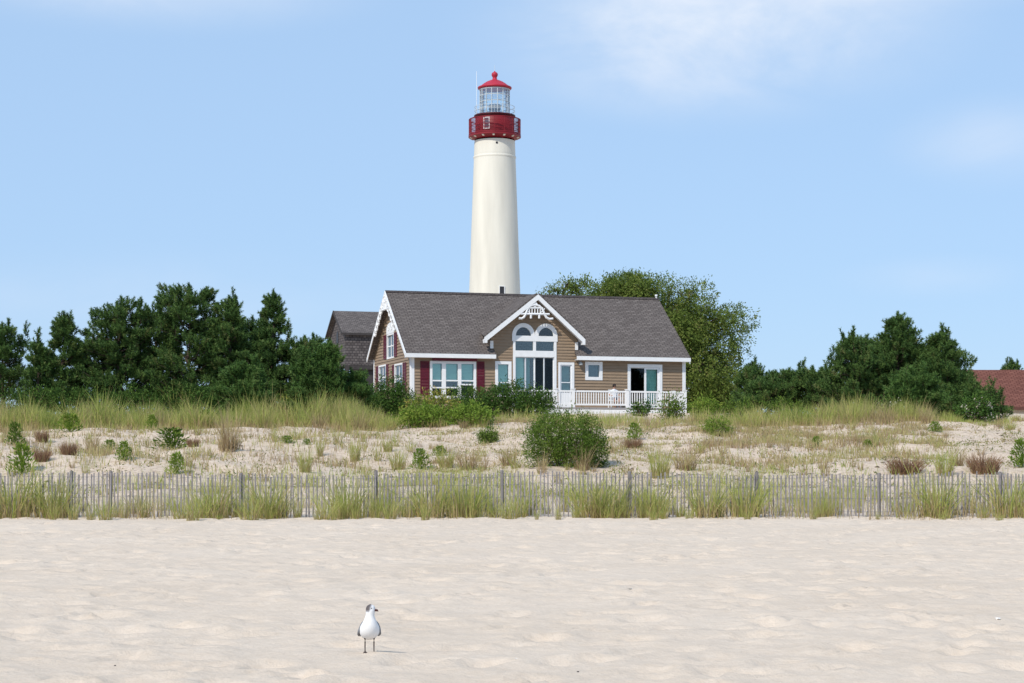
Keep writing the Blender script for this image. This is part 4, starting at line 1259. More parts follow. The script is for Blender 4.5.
# ------------------------------------------------------------------ trees
PG = 'dark pines left of the cottage'
pine_tree(2, 325, 101, 33, 1, 'dark pine cut by the left edge of the picture, open airy crown', prof='round', density=.75, bare=.22, group=PG)
pine_tree(38, 340, 99, 17, 2, 'small dark pine in the gap, second from the left edge', prof='cone', density=.9, group=PG)
pine_tree(64, 314, 100, 28, 3, 'narrow dark pine with one pointed top, third from left', prof='cone', density=1.25, group=PG)
pine_tree(92, 338, 103, 24, 31, 'low dark pine filling the dip right of the narrow pointed pine', prof='round', density=1.0, group=PG)
pine_tree(121, 300, 101, 44, 4, 'dark pine with twin rounded tops left of the tallest pine', prof='round', leaders=9, density=1.2, group=PG)
pine_tree(158, 312, 104, 34, 41, 'dark pine behind, tucked between twin topped pine and tallest pine', prof='round', density=1.1, group=PG)
pine_tree(189, 285, 101, 50, 5, 'tallest and widest dark pine of the stand left of the cottage', prof='round', density=1.25, group=PG)
pine_tree(229, 297, 100, 42, 6, 'dark broad pine just right of the tallest pine', prof='cone', density=1.2, group=PG)
pine_tree(253, 318, 104, 36, 61, 'dark pine behind, filling the dip left of the spire topped pine', prof='round', density=1.0, group=PG)
pine_tree(273, 291, 101, 50, 7, 'spire topped dark pine with wide lower limbs, right end of the stand', prof='spire', leaders=2, density=1.3, bare=.12, group=PG)
pine_tree(304, 338, 100, 34, 8, 'broad low dark pine left of the weathered grey house', prof='round', density=1.0, bare=.25, group=PG)
YG = 'young green pines in front of the pine stand'
pine_tree(245, 366, 93, 26, 9, 'bushy young green pine in front of the spire topped dark pine', prof='round', needle=YPINE, density=1.7, name='young_pine', group=YG, tl=1.3)
pine_tree(330, 343, 94, 26, 10, 'young green pine right in front of the weathered grey house', prof='cone', needle=YPINE, density=1.5, name='young_pine', group=YG, tl=1.3)
pine_tree(306, 360, 93, 22, 101, 'short young green pine left of the one before the weathered house', prof='cone', needle=YPINE, density=1.6, name='young_pine', group=YG, tl=1.3)
pine_tree(350, 374, 95, 20, 102, 'low spreading young pine beside the left gable of the cottage', prof='round', needle=YPINE, density=1.5, name='young_pine', group=YG, tl=1.3)
RGp = 'dark pines right of the cottage'
pine_tree(858, 334, 97, 36, 11, 'leftmost pine of the right hand clump, with a pointed leaning top', prof='dome', density=1.1, lean=-.10, group=RGp)
pine_tree(898, 314, 98, 46, 12, 'tallest pine of the clump at the right, in its middle', prof='cone', density=1.7, group=RGp)
pine_tree(885, 340, 100, 50, 121, 'broad pine filling the clump behind its tallest pine', prof='round', density=1.2, group=RGp)
pine_tree(942, 331, 97, 38, 13, 'pine with a pointed top right of the tallest in the right clump', prof='cone', density=1.6, group=RGp)
pine_tree(930, 352, 99, 44, 131, 'broad lower pine between the two tallest of the right clump', prof='round', density=1.2, group=RGp)
pine_tree(976, 386, 94, 30, 14, 'low sprawling pine in front of the red roofed house', prof='dome', density=1.6, group=RGp)
pine_tree(915, 374, 92, 28, 15, 'young lighter green pine in front of the right clump', prof='round', needle=YPINE, density=1.6, name='young_pine', group=RGp, tl=1.3)
pine_tree(752, 364, 112, 24, 16, 'small dark pine at the right foot of the big leafy tree', prof='cone', density=1.3, group=RGp)
pine_tree(790, 372, 108, 32, 17, 'low dark pine midway between leafy tree and right pine clump', prof='round', density=1.5, group=RGp)
pine_tree(822, 372, 106, 34, 18, 'low dark pine touching the left side of the right clump', prof='round', density=1.5, group=RGp)
pine_tree(768, 380, 106, 28, 19, 'lowest dark pine in the row right of the cottage', prof='round', density=1.4, group=RGp)
pine_tree(1012, 360, 160, 12, 20, 'tiny pine top showing above the brick red roof', prof='round', density=.9)
TY = 135.0
ts = F / TY
TG = gz(at(655, TY), TY)
def lobe(px, py, rx, rz, y=0.0, ry=None): return ((px - 655) / ts, y, zat(py, TY) - TG, rx / ts, (ry or rx * .9) / ts, rz / ts)
lobes = [lobe(607, 288, 26, 22), lobe(640, 282, 36, 24, 1.0), lobe(672, 286, 30, 24, .2), lobe(622, 280, 24, 18, -.6), lobe(715, 395, 46, 26, 0), lobe(640, 320, 60, 50, .5), lobe(690, 312, 36, 28, -.8), lobe(716, 330, 32, 32, .6), lobe(735, 326, 17, 30, 1.2),
         lobe(700, 355, 48, 44, -.6), lobe(725, 370, 28, 36, .8), lobe(695, 385, 40, 32), lobe(742, 352, 11, 24, 1), lobe(650, 380, 50, 40, .5)]
gb = np.random.default_rng(404)
Pb, Nb, _ = blob_points(lobes, 75, gb, .95)
boughs = [(p[0] * .93, p[1] * .93, p[2] - .9, q * 1.15, q, q * .85) for p, q in zip(Pb, gb.uniform(.8, 1.75, 75)) if p[2] > 1.5]
core = [(l[0], l[1], l[2] - .6, l[3] * .86, l[4] * .86, l[5] * .86) for l in lobes]
leafy(655, 420, TY, boughs * 2 + core, 150000, 50, 'big rounded leafy tree rising behind the right half of the cottage roof', BROAD, 'leafy_tree', 'tree', leaf=(.21, .085), droop=.35, clump=.20, trunk=(5.0, .38))
TG = gz(at(560, 140), 140); ts = F / 140.0
def lobe2(px, py, rx, rz): return ((px - 560) / ts, 0, zat(py, 140) - TG, rx / ts, rx / ts, rz / ts)
leafy(560, 420, 140.0, [lobe2(556, 290, 7, 5), lobe2(567, 285, 7, 5), lobe2(576, 290, 7, 8), lobe2(549, 296, 8, 5), lobe2(586, 284, 6, 5)], 2000, 51, 'small airy tree showing above the roof just right of the dormer peak', BROAD, 'airy_tree', 'tree', leaf=(.22, .09), clump=.30, trunk=(8.5, .2))

# ------------------------------------------------------------------ shrubs near the cottage and on the dune
def dome(w, h, d=None, k=3, seed=0):
    g = random.Random(seed); d = d or w * .8
    out = [(0, 0, h * .42, w * .42, d * .42, h * .56)]
    for i in range(k):
        a = 2 * math.pi * i / k + g.random(); out.append((math.cos(a) * w * .26, math.sin(a) * d * .2, h * g.uniform(.3, .55), w * g.uniform(.22, .3), d * .25, h * g.uniform(.32, .44)))
    return out
def shrub(px, top, base, Y, wpx, seed, label, m, n=3500, name='shrub', cat='shrub', leaf=(.13, .06), clump=.16, group=None, blossom=0):
    s = Y / F
    x = at(px, Y); zb = gz(x, Y)
    h = max(.25, zat(top, Y) - zb)
    return leafy(px, base, Y, dome(wpx * s, h, k=5, seed=seed), n, seed, label, m, name, cat, leaf=leaf, clump=clump, group=group, blossom=blossom)
UG = 'dark undergrowth shrubs beneath the left pines'
for i, (px, top, w_, lbl) in enumerate(((8, 388, 44, 'at the left edge under the airy pine'), (44, 386, 44, 'under the second small pine from the left edge'), (80, 385, 46, 'right of the narrow pointed pine'),
        (118, 384, 48, 'under the twin topped pine'), (156, 386, 46, 'between the twin topped and the tallest pine'), (194, 384, 50, 'under the tallest pine'), (226, 386, 44, 'just right of the tallest pine'), (282, 396, 40, 'under the spire topped pine'))):
    shrub(px, top, 415, 97.5, w_, 300 + i, 'dark undergrowth shrub ' + lbl, BAYB, 3000, group=UG, leaf=(.15, .06), clump=.2)
HG = 'shrubs along the front of the cottage'
shrub(391, 375, 412, 100, 52, 61, 'dark rounded shrub below the left corner of the cottage', BAYB, 10000, group=HG)
shrub(366, 388, 412, 98, 30, 62, 'dark low shrub left of the rounded one at the cottage corner', BAYB, 3500, group=HG)
shrub(432, 389, 412, 93, 56, 63, 'golden tinged shrub under the triple window', GOLD, 4500, group=HG)
shrub(470, 386, 414, 100, 44, 64, 'dark green shrub under the right half of the triple window', BAYB, 5000, group=HG)
shrub(503, 380, 414, 101, 54, 65, 'tall dark green shrub under the narrow window beside great window', BAYB, 7500, group=HG)
shrub(533, 386, 414, 100.5, 42, 66, 'dark green shrub at left end of the deck', BAYB, 5000, group=HG)
shrub(290, 392, 410, 93, 34, 67, 'yellowing green shrub at the foot of the spire topped pine', GOLD, 2500)
shrub(424, 405, 432, 86, 52, 68, 'bright green shrub on the dune crest below the triple window', LIME, 5000)
shrub(472, 405, 432, 86, 50, 69, 'bright grassy green shrub on the crest below the dark shrubs', LIME, 4000)
shrub(488.5, 425, 447, 76, 20, 70, 'small compact dark green bush on the dune face', OLIVE, 2400, leaf=(.08, .035), clump=.09)
shrub(563, 407, 465, 61.5, 84, 71, 'large dense green bush on the dune face left of centre deck', OLIVE, 16000, leaf=(.10, .03), clump=.12)
shrub(590, 424, 465, 62, 36, 72, 'dark right hand lobe bush leaning on the large dune bush', OLIVE, 4500, leaf=(.10, .03), clump=.11)
shrub(640, 401, 412, 101, 22, 73, 'small leafy plant before the deck skirt, left of its corner', BAYB, 1100, clump=.13)
shrub(672, 393, 414, 100, 30, 74, 'open leafy shrub at the right corner of the deck', OLIVE, 1600, clump=.2, leaf=(.16, .06))
shrub(706, 396, 414, 99, 34, 75, 'light green shrub right of the deck corner', LIME, 2600)
shrub(736, 398, 414, 99, 40, 76, 'light green shrub at the foot of the big leafy tree', OLIVE, 3000)
shrub(718, 418, 447, 78, 30, 77, 'bright green bush on the dune below the deck corner', LIME, 2400, leaf=(.12, .03))
shrub(782, 398, 414, 100, 50, 78, 'light green low shrub below the dark pine row', OLIVE, 3000)
shrub(975, 394, 416, 90, 40, 79, 'sparse shrub with pale blossoms before the low sprawling pine', BAYB, 2200, leaf=(.14, .08), clump=.2, blossom=60)
shrub(895, 392, 415, 91, 40, 80, 'dark shrub with a few pale blossoms left of the young pine', BAYB, 2200, clump=.2, blossom=16)

# ------------------------------------------------------------------ small plants of the dune face
def plant_proto(kind, seed):
    g = np.random.default_rng(seed)
    if kind == 'leafy': seed = float(g.uniform(0, 6))
    if kind == 'leafy':
        n = 420; a = g.uniform(0, 2 * np.pi, n); hh = g.random(n) ** .85
        r = .34 * np.sqrt(g.random(n)) * np.sqrt(np.clip(1.05 - hh, .05, 1)) * (1 + .25 * np.sin(a * 3 + seed))
        P = np.stack([np.cos(a) * r, np.sin(a) * r, hh * .66], 1)
        D = np.stack([np.cos(a) * .8, np.sin(a) * .8, g.uniform(.2, 1.5, n)], 1) + g.normal(0, .35, (n, 3))
        V, Fc = leaf_arrays(P, D, g.normal(size=(n, 3)) * .7 + np.array([0, 0, .9]), g.uniform(.08, .15, n), g.uniform(.03, .05, n))
        sid = g.choice(n, 60, replace=False); O = np.zeros((60, 3)); O[:, 2] = -.03
        V2, F2 = leaf_arrays(O, P[sid] - O, g.normal(size=(60, 3)), np.linalg.norm(P[sid] - O, axis=1) + .03, np.full(60, .014))
        return np.concatenate([V, V2]), np.concatenate([Fc, F2 + len(V)]), np.concatenate([np.clip(g.normal(.5, .22, n) + .15 * (hh - .5), 0, 1), np.full(60, .3)])
    if kind == 'spiky':      # a twiggy dead mound
        n = 420; a = g.uniform(0, 2 * np.pi, n); rr = np.sqrt(g.random(n)) * .26
        B = np.stack([np.cos(a) * rr, np.sin(a) * rr, np.full(n, -.02)], 1)
        V, Fc = blade_arrays(B, a + g.normal(0, .9, n), g.uniform(.1, .6, n), g.uniform(.45, .8, n) * np.sqrt(np.clip(1 - (rr / .36) ** 2, .1, 1)), np.full(n, .016), g, 1.2)
        return V, Fc, np.repeat(g.random(n), 3)
    n = {'tuft': 90, 'tall': 150, 'thin': 44}[kind]
    sp = {'tuft': .17, 'tall': .22, 'thin': .14}[kind]
    a = g.uniform(0, 2 * np.pi, n); rr = np.sqrt(g.random(n)) * sp
    B = np.stack([np.cos(a) * rr, np.sin(a) * rr, np.full(n, -.04)], 1)
    h = np.clip(g.normal(.70, .22, n), .22, 1.2)
    V, Fc = blade_arrays(B, a + g.normal(0, .7, n), np.clip(np.abs(g.normal(.32, .24, n)), 0, .9), h, g.uniform(.010, .018, n), g)
    v = np.clip(g.normal(.47, .22, n), 0, 1); v3 = np.stack([v - .28, v - .03, v + .02], 1)   # tan sheath at the foot of each blade
    return V, Fc, np.clip(v3, 0, 1).ravel()
PROTO = {}
def plant(kind, mat, px, Y, h, label, name, cat, group=None, w=1.0, seed=0, lift=0.0):
    """one plant of its own; plants of one variety share mesh data"""
    key = (kind, mat.name, seed % 4)
    if key not in PROTO:
        V, Fc, var = plant_proto(kind, 900 + len(PROTO))
        PROTO[key] = (np_mesh(name, V, Fc, mat, var=var), [False])
        PROTO[key][0]['fresh'] = 1
    o, used = PROTO[key]
    if used[0]:
        o = o.copy(); COL.objects.link(o)
    else:
        used[0] = True
        if 'fresh' in o: del o['fresh']
    o.name = name
    for kk in ('label', 'category', 'group'):
        if kk in o: del o[kk]
    x = at(px, Y)
    o.location = (x, Y, gz(x, Y) - .02 + lift)
    rg = random.Random(int(px * 31 + Y * 7 + seed))
    o.rotation_euler = (0, 0, rg.uniform(0, 6.28)); s = h / .8
    o.scale = (s * w, s * w, s)
    tag(o, label, cat, group)
    return o

ORD = ['first', 'second', 'third', 'fourth', 'fifth', 'sixth', 'seventh', 'eighth', 'ninth']
vis_posts = post_px[1:10]
def by_post(px):
    d = [abs(px - p) for p in vis_posts]; i = d.index(min(d)); off = px - vis_posts[i]
    post = ORD[i] + ' post'
    if abs(off) < 8: return 'at ' + post
    side = 'right' if off > 0 else 'left'
    q = abs(off)
    return ('just ' if q < 22 else 'well ' if q < 44 else 'far ') + side + ' of ' + post
used_labels = {}
def uniq(lbl):
    used_labels[lbl] = used_labels.get(lbl, 0) + 1
    return lbl
rp = random.Random(77)
bare_gaps = [(28, 44), (94, 103), (158, 172), (283, 294), (398, 408), (768, 778), (783, 812), (838, 848), (880, 890)]
FG = 'beach grass tufts along the sand fence'
x = -6.0
front_seen = set()
while x < 1034:
    if not any(a < x < b_ for a, b_ in bare_gaps):
        behind = rp.random() < .45
        Y = FENCE_Y + (rp.uniform(.3, 2.2) if behind else -rp.uniform(.15, 1.9) ** 1.0)
        h = rp.uniform(.28, .58) if rp.random() < .6 else rp.uniform(.58, .92)
        if not behind and Y < FENCE_Y - 1.0: h *= .7
        w_ = rp.uniform(.75, 1.05) if rp.random() < .5 else rp.uniform(1.15, 1.55)
        lbl = '%s %s grass tuft %s the pickets, %s from left' % ('tall' if h > .58 else 'short', 'wide' if w_ > 1.1 else 'narrow', 'behind' if behind else 'before', by_post(x))
        if lbl not in front_seen:
            front_seen.add(lbl)
            plant('tuft', GRASS, x, Y, h, lbl, 'grass_tuft', 'grass', FG, w=w_, seed=int(rp.random() * 99))
    x += rp.uniform(6, 12)
# extra tall clumps that hide the pickets
for px, h in ((14, 1.25), (52, 1.12), (215, .95), (268, 1.0), (345, 1.0), (430, 1.02), (465, .95), (590, 1.08), (606, .98), (652, .95), (706, .98), (745, 1.0), (935, 1.15), (1010, 1.15)):
    lbl = 'extra tall grass clump against the pickets, %s from left' % by_post(px)
    plant('tall', GRASS, px, FENCE_Y - .35, h, lbl, 'grass_tuft', 'grass', FG, w=1.25, seed=int(px))
# plants on the dune face: (kind, material, name, category, px, py base, height px, colour word)
def face_Y(px, py):      # where the line of sight meets the dune face
    for Y in np.arange(45.2, 100, .2):
        if zat(py, Y) <= gz(at(px, Y), Y) and True: return Y
    return 86.0
DUNE = []
named = [
    ('leafy', OLIVE, 172, 450, 17, 1.7, 'dark green spreading plant on the sand above the second fence bay'),
    ('leafy', LIME, 22, 475, 24, .9, 'bright green upright plant behind the fence near the left edge'),
    ('leafy', OLIVE, 15, 446, 18, .8, 'dark green upright plant high on the dune at the left edge'),
    ('leafy', LIME, 70, 432, 14, 1.5, 'low bright green plant at the crest near the left edge'),
    ('leafy', LIME, 124, 462, 15, .9, 'bright green plant on bare sand left of the spreading plant'),
    ('leafy', LIME, 177, 475, 17, .9, 'bright green plant right behind the fence below the spreading plant'),
    ('leafy', LIME, 110, 450, 8, 1.7, 'low green plant upslope between brown dead plants and spreading plant'),
    ('leafy', LIME, 152, 431, 12, .9, 'rounded bright green plant at the crest, left part'),
    ('leafy', OLIVE, 205, 428, 14, 1.2, 'green plant at the crest left of the tall tan clump'),
    ('leafy', LIME, 287, 444, 6, 2.0, 'low green plant on the bare slope right of the tall tan clump'),
    ('leafy', LIME, 307, 445, 5, 1.6, 'smaller low green plant beside another on the bare slope'),
    ('leafy', LIME, 420, 470, 16, 1.0, 'green plant behind the fence right of the fourth post'),
    ('leafy', LIME, 440, 456, 8, 1.6, 'low green plant on the slope below the bright crest shrubs'),
    ('leafy', LIME, 634, 440, 13, 1.0, 'bright green plant on the slope right of the large bush'),
    ('leafy', LIME, 816, 447, 8, 1.2, 'small bright green plant on the dry slope at right'),
    ('leafy', LIME, 1022, 468, 22, .9, 'bright green plant cut by the right edge of the picture'),
    ('leafy', LIME, 868, 447, 6, 1.4, 'little green plant among dry grass at right, nearer the crest'),
    ('leafy', LIME, 935, 432, 8, 1.5, 'green plant at the crest before the sprawling pine'),
    ('spiky', RUST, 42, 442, 11, 1.0, 'upper small brown dead plant on the slope at left'),
    ('spiky', RUST, 69, 455, 12, 1.1, 'right hand brown dead plant on the slope at left'),
    ('spiky', RUST, 42, 462, 12, 1.1, 'lower brown dead plant on the slope at left'),
    ('spiky', RUST, 193, 447, 8, 1.2, 'tiny brown dead plant right of the dark spreading plant'),
    ('spiky', RUST, 633, 448, 9, 1.7, 'low reddish brown plant right of the large bush'),
    ('spiky', RUST, 905, 474, 15, 1.9, 'wide rust brown plant right behind the fence at right'),
    ('spiky', RUST, 984, 473, 17, 1.5, 'dark brown plant right behind the fence near the right edge'),
    ('tall', STRAW, 958, 466, 20, 1.1, 'tan brown grass clump between the two rust plants at right'),
    ('tall', STRAW, 228, 451, 44, .75, 'tall tan and green grass clump standing alone on the left slope'),
    ('tall', GRASS, 180, 424, 34, .9, 'tall grass clump rising over the crest before the tallest pine'),
    ('tall', GRASS, 27, 430, 34, .9, 'tall grass clump on the crest at the left edge'),
    ('tall', GRASS, 660, 478, 32, 1.0, 'golden green grass clump behind the fence right of the sixth post'),
    ('tall', STRAW, 685, 470, 24, 1.6, 'wide golden grass clump on the slope above the seventh post'),
    ('tall', STRAW, 582, 470, 26, 1.1, 'golden grass clump at the foot of the large bush'),
    ('tall', STRAW, 468, 470, 26, 1.2, 'golden grass clump behind the fence left of the large bush'),
    ('tall', GRASS, 945, 476, 30, 1.0, 'green grass clump between the rust brown plants at right'),
    ('tall', GRASS, 355, 462, 26, .7, 'narrow green grass clump on the slope above the fourth post'),
    ('tall', GRASS, 320, 456, 20, .6, 'narrow grass clump left of another on the bare middle slope'),
    ('tall', GRASS, 305, 472, 26, .8, 'green grass clump behind the fence left of the fourth post'),
    ('tall', STRAW, 92, 452, 22, .9, 'pale grass clump on the slope above the second post'),
    ('tall', GRASS, 850, 424, 26, 1.2, 'full grass clump on the crest left of the right pine clump'),
    ('tall', GRASS, 1010, 430, 9, 2.0, 'low grass clump on the crest before the red roofed house'),
    ('tall', GRASS, 398, 470, 24, 1.0, 'green grass clump behind the fence below the bright crest shrubs'),
    ('tall', GRASS, 446, 468, 22, 1.2, 'green grass clump low on the dune left of the golden clump'),
    ('tall', STRAW, 508, 466, 22, 1.2, 'golden grass clump low on the dune between golden clump and large bush'),
    ('tall', GRASS, 388, 452, 18, .9, 'grass clump mid slope right of the narrow clumps'),
]
for kind, m, px, py, hp, w, lbl in named:
    Y = face_Y(px, py); h = hp * Y / F * (1.25 if kind != 'tall' else .95)
    if kind == 'leafy': nm, ct = 'dune_plant', 'plant'
    elif kind == 'spiky': nm, ct = 'dead_plant', 'plant'
    else: nm, ct = 'grass_clump', 'grass'
    plant(kind, m, px, Y, h * (1.0 if kind == 'tall' else 1.2), lbl, nm, ct, w=w, seed=int(px))
CG = 'grass clumps along the dune crest'
seen_c = set(); x = -8.0
while x < 1034:
    for _ in range(1):
        if 520 < x < 690 and rp.random() < .6: continue
        Y = rp.uniform(84.5, 90); h = rp.uniform(.85, 1.45) * float(np.interp(x, [350, 395, 690, 730, 930, 965], [1, .5, .45, .75, .75, .25]))
        dry = rp.random() < .2
        lbl = '%s %s grass clump on dune crest, %s from left' % ('tall' if h > 1.1 else 'low', 'tan' if dry else 'green', by_post(x).replace(' post', ' fence post'))
        if lbl in seen_c: continue
        seen_c.add(lbl)
        plant('tall', STRAW if dry else GRASS, x, Y, h, lbl, 'grass_clump', 'grass', CG, w=rp.uniform(.9, 1.5), seed=int(x))
    x += rp.uniform(6, 13)
SG_ = 'scattered grass tufts on the dune face'
seen = set()
for i in range(215):
    px = rp.uniform(-5, 1030); py = rp.uniform(426, 490)
    if px < 430 and rp.random() < .35: continue
    if 520 < px < 605 and py < 470: continue
    Y = face_Y(px, py)
    row = 'upper slope' if py < 440 else 'mid slope' if py < 457 else 'low slope' if py < 472 else 'lowest slope'
    dry = rp.random() < (.35 if px < 520 else .62)
    lbl = '%s grass tuft on dune, %s, %s from left' % ('thin dry' if dry else 'thin green', row, by_post(px).replace(' post', ' fence post'))
    if lbl in seen: continue
    seen.add(lbl)
    plant('thin', STRAW if dry else GRASS, px, Y, rp.uniform(.3, .75), lbl, 'grass_tuft', 'grass', SG_, w=rp.uniform(.8, 1.5), seed=i)

# crest grass and ground cover: nobody could count it
def grass_mass(name, label, mat, n, seed, dens, hr, var_mu=.6, clumped=True, wr=(.016, .030)):
    g = np.random.default_rng(seed)
    pts = []
    while len(pts) < n:
        px = g.uniform(-40, 1064, 4000); Y = g.uniform(50, 101, 4000)
        X = (px - 512) * Y / F
        cl = vnoise(X / .8, Y / .8, seed) + .5
        p = dens(px, Y) * (np.clip(cl * 2.2 - .55, 0.05, 1) if clumped else 1)
        ok = g.random(4000) < p
        pts += list(zip(X[ok], Y[ok], cl[ok]))
    pts = np.array(pts[:n])
    B = np.stack([pts[:, 0], pts[:, 1], base_h(pts[:, 0], pts[:, 1]) - .04], 1)
    h = np.clip(g.normal((hr[0] + hr[1]) / 2, (hr[1] - hr[0]) / 3, n), .12, 1.6) * (.35 + 1.1 * pts[:, 2]) * (.75 + .8 * (vnoise(pts[:, 0] / 1.7, pts[:, 1] / 2.5, 31) + .3))
    qx = B[:, 0] * F / B[:, 1] + 512
    h *= np.interp(qx, [350, 400, 680, 720, 930, 965], [1, .5, .45, .85, .85, .22])
    a = g.uniform(0, 2 * np.pi, n)
    V, Fc = blade_arrays(B, a, np.clip(np.abs(g.normal(.28, .2, n)), 0, .8), h, g.uniform(*wr, n), g)
    v = np.clip(g.normal(var_mu, .2, n) + (vnoise(B[:, 0] / 1.6, B[:, 1] / 2, 5)) * .8, 0, 1)
    o = np_mesh(name, V, Fc, mat, var=np.clip(np.stack([v - .32, v - .03, v + .03], 1), 0, 1).ravel())
    tag(o, label, 'grass', kind='stuff')
def d_crest(px, Y):
    left = (px < 450) & (Y > 85) & (Y < 93)
    right = (px > 690) & (Y > 86) & (Y < 94)
    mid = (px >= 450) & (px <= 690) & (Y > 88) & (Y < 97)
    return left * 1.0 + right * .8 + mid * .35
grass_mass('crest_grass', 'thick belt of green beach grass along the dune crest', GRASS, 26000, 201, d_crest, (.7, 1.25), .50)
def d_dry(px, Y):
    return ((Y > 62) & (Y < 96)) * np.where(px > 640, np.where(Y > 70, .75, .45), np.where(px > 430, .5, .20))
grass_mass('dry_ground_cover', 'short pale dry grass and stubble scattered over the dune', STRAW, 60000, 202, d_dry, (.14, .42), .55, wr=(.018, .034))
def d_mid(px, Y): return ((Y > 84) & (Y < 98)) * np.where((px > 430), .5, .1)
def d_green(px, Y): return ((Y > 50) & (Y < 90)) * np.where(px > 400, .6, .28)
grass_mass('slope_grass', 'thin young green grass scattered over the dune slope', GRASS, 9000, 204, d_green, (.2, .5), .5, wr=(.014, .026))
grass_mass('crest_dry_grass', 'tan seed stalks mixed through the crest grass', STRAW, 5500, 203, d_mid, (.5, 1.0), .5)
def drift(name, label, mat, n, seed, y0, y1, hr, mu, thr, wr=(.009, .016)):
    g = np.random.default_rng(seed)
    X = g.uniform(-14.5, 14.5, n * 6); Y = g.uniform(y0, y1, n * 6)
    cl = vnoise(X / .9, Y / 1.4, seed) + .5 + .5 * vnoise(X / 3.1, Y / 4, seed + 1)
    ok = g.random(n * 6) < np.clip((cl - thr) * 2.6, 0.02, 1)
    X, Y, cl = X[ok][:n], Y[ok][:n], cl[ok][:n]; n = len(X)
    B = np.stack([X, Y, base_h(X, Y) - .03], 1)
    h = np.clip(g.normal((hr[0] + hr[1]) / 2, (hr[1] - hr[0]) / 3, n), .1, 1.3) * np.clip(.5 + .75 * cl, .4, 1.25)
    V, Fc = blade_arrays(B, g.uniform(0, 2 * np.pi, n), np.clip(np.abs(g.normal(.34, .25, n)), 0, .9), h, g.uniform(*wr, n), g)
    v = np.clip(g.normal(mu, .22, n), 0, 1)
    o = np_mesh(name, V, Fc, mat, var=np.clip(np.stack([v - .25, v - .02, v + .03], 1), 0, 1).ravel())
    tag(o, label, 'grass', kind='stuff')
drift('fence_grass', 'uneven drift of yellow green beach grass growing through the sand fence', GRASS, 5200, 301, 43.4, 46.8, (.28, .70), .46, .42)
drift('fence_dry_grass', 'dry straw stems mixed in the grass along the sand fence', STRAW, 1800, 302, 42.8, 47.5, (.3, .8), .5, .38)
drift('back_fence_grass', 'thin grey green grass on the sand just behind the fence', GRASS, 5200, 303, 46.5, 54, (.25, .7), .5, .42, (.011, .02))
gq = np.random.default_rng(305)
n = 60000
px = gq.uniform(-20, 1044, n); Y = gq.uniform(49, 88, n); X = (px - 512) * Y / F
cl = vnoise(X / .7, Y / .9, 41) + .5
ok = gq.random(n) < np.clip((cl - .52) * 3, 0, 1) * np.interp(px, [0, 380, 460, 1024], [.45, .6, 1, 1])
X, Y = X[ok], Y[ok]; n = len(X)
P = np.stack([X, Y, base_h(X, Y) + gq.uniform(.0, .16, n)], 1)
V, Fc = leaf_arrays(P, gq.normal(size=(n, 3)) + np.array([0, 0, .6]), gq.normal(size=(n, 3)) + np.array([0, 0, .6]), gq.uniform(.06, .14, n), gq.uniform(.025, .055, n))
HERB = M_leaf('low_herb_leaves', [(0.0, (0.10, 0.13, 0.045)), (0.5, (0.22, 0.24, 0.085)), (0.8, (0.34, 0.29, 0.14)), (1.0, (0.26, 0.16, 0.10))], .25)
o = np_mesh('low_herbs', V, Fc, HERB, var=np.clip(gq.normal(.5, .25, n) + .4 * vnoise(X / 2, Y / 2, 43), 0, 1))
tag(o, 'low creeping herbs and seedlings in loose patches on the dune sand', 'ground cover', kind='stuff')
# dark twigs and litter
g = np.random.default_rng(9)
n = 3400
px = g.uniform(0, 1024, n); Y = g.uniform(48, 84, n); X = (px - 512) * Y / F
keep = g.random(n) < np.where(px > 600, 1, .55)
X, Y = X[keep], Y[keep]; n = len(X)
P = np.stack([X, Y, base_h(X, Y) + .012], 1)
a = g.uniform(0, 2 * np.pi, n); D = np.stack([np.cos(a), np.sin(a), g.uniform(-.04, .08, n)], 1)
V, Fc = leaf_arrays(P, D, np.tile([0, 0, 1.0], (n, 1)) + g.normal(size=(n, 3)) * .35, g.uniform(.06, .34, n), g.uniform(.02, .10, n))
lit = np_mesh('plant_litter', V, Fc, M_leaf('litter', [(0, (0.06, 0.045, 0.038)), (1, (0.22, 0.17, 0.13))], .1), var=g.random(n))
tag(lit, 'dark twigs and dead plant litter strewn over the dune sand', 'litter', kind='stuff')

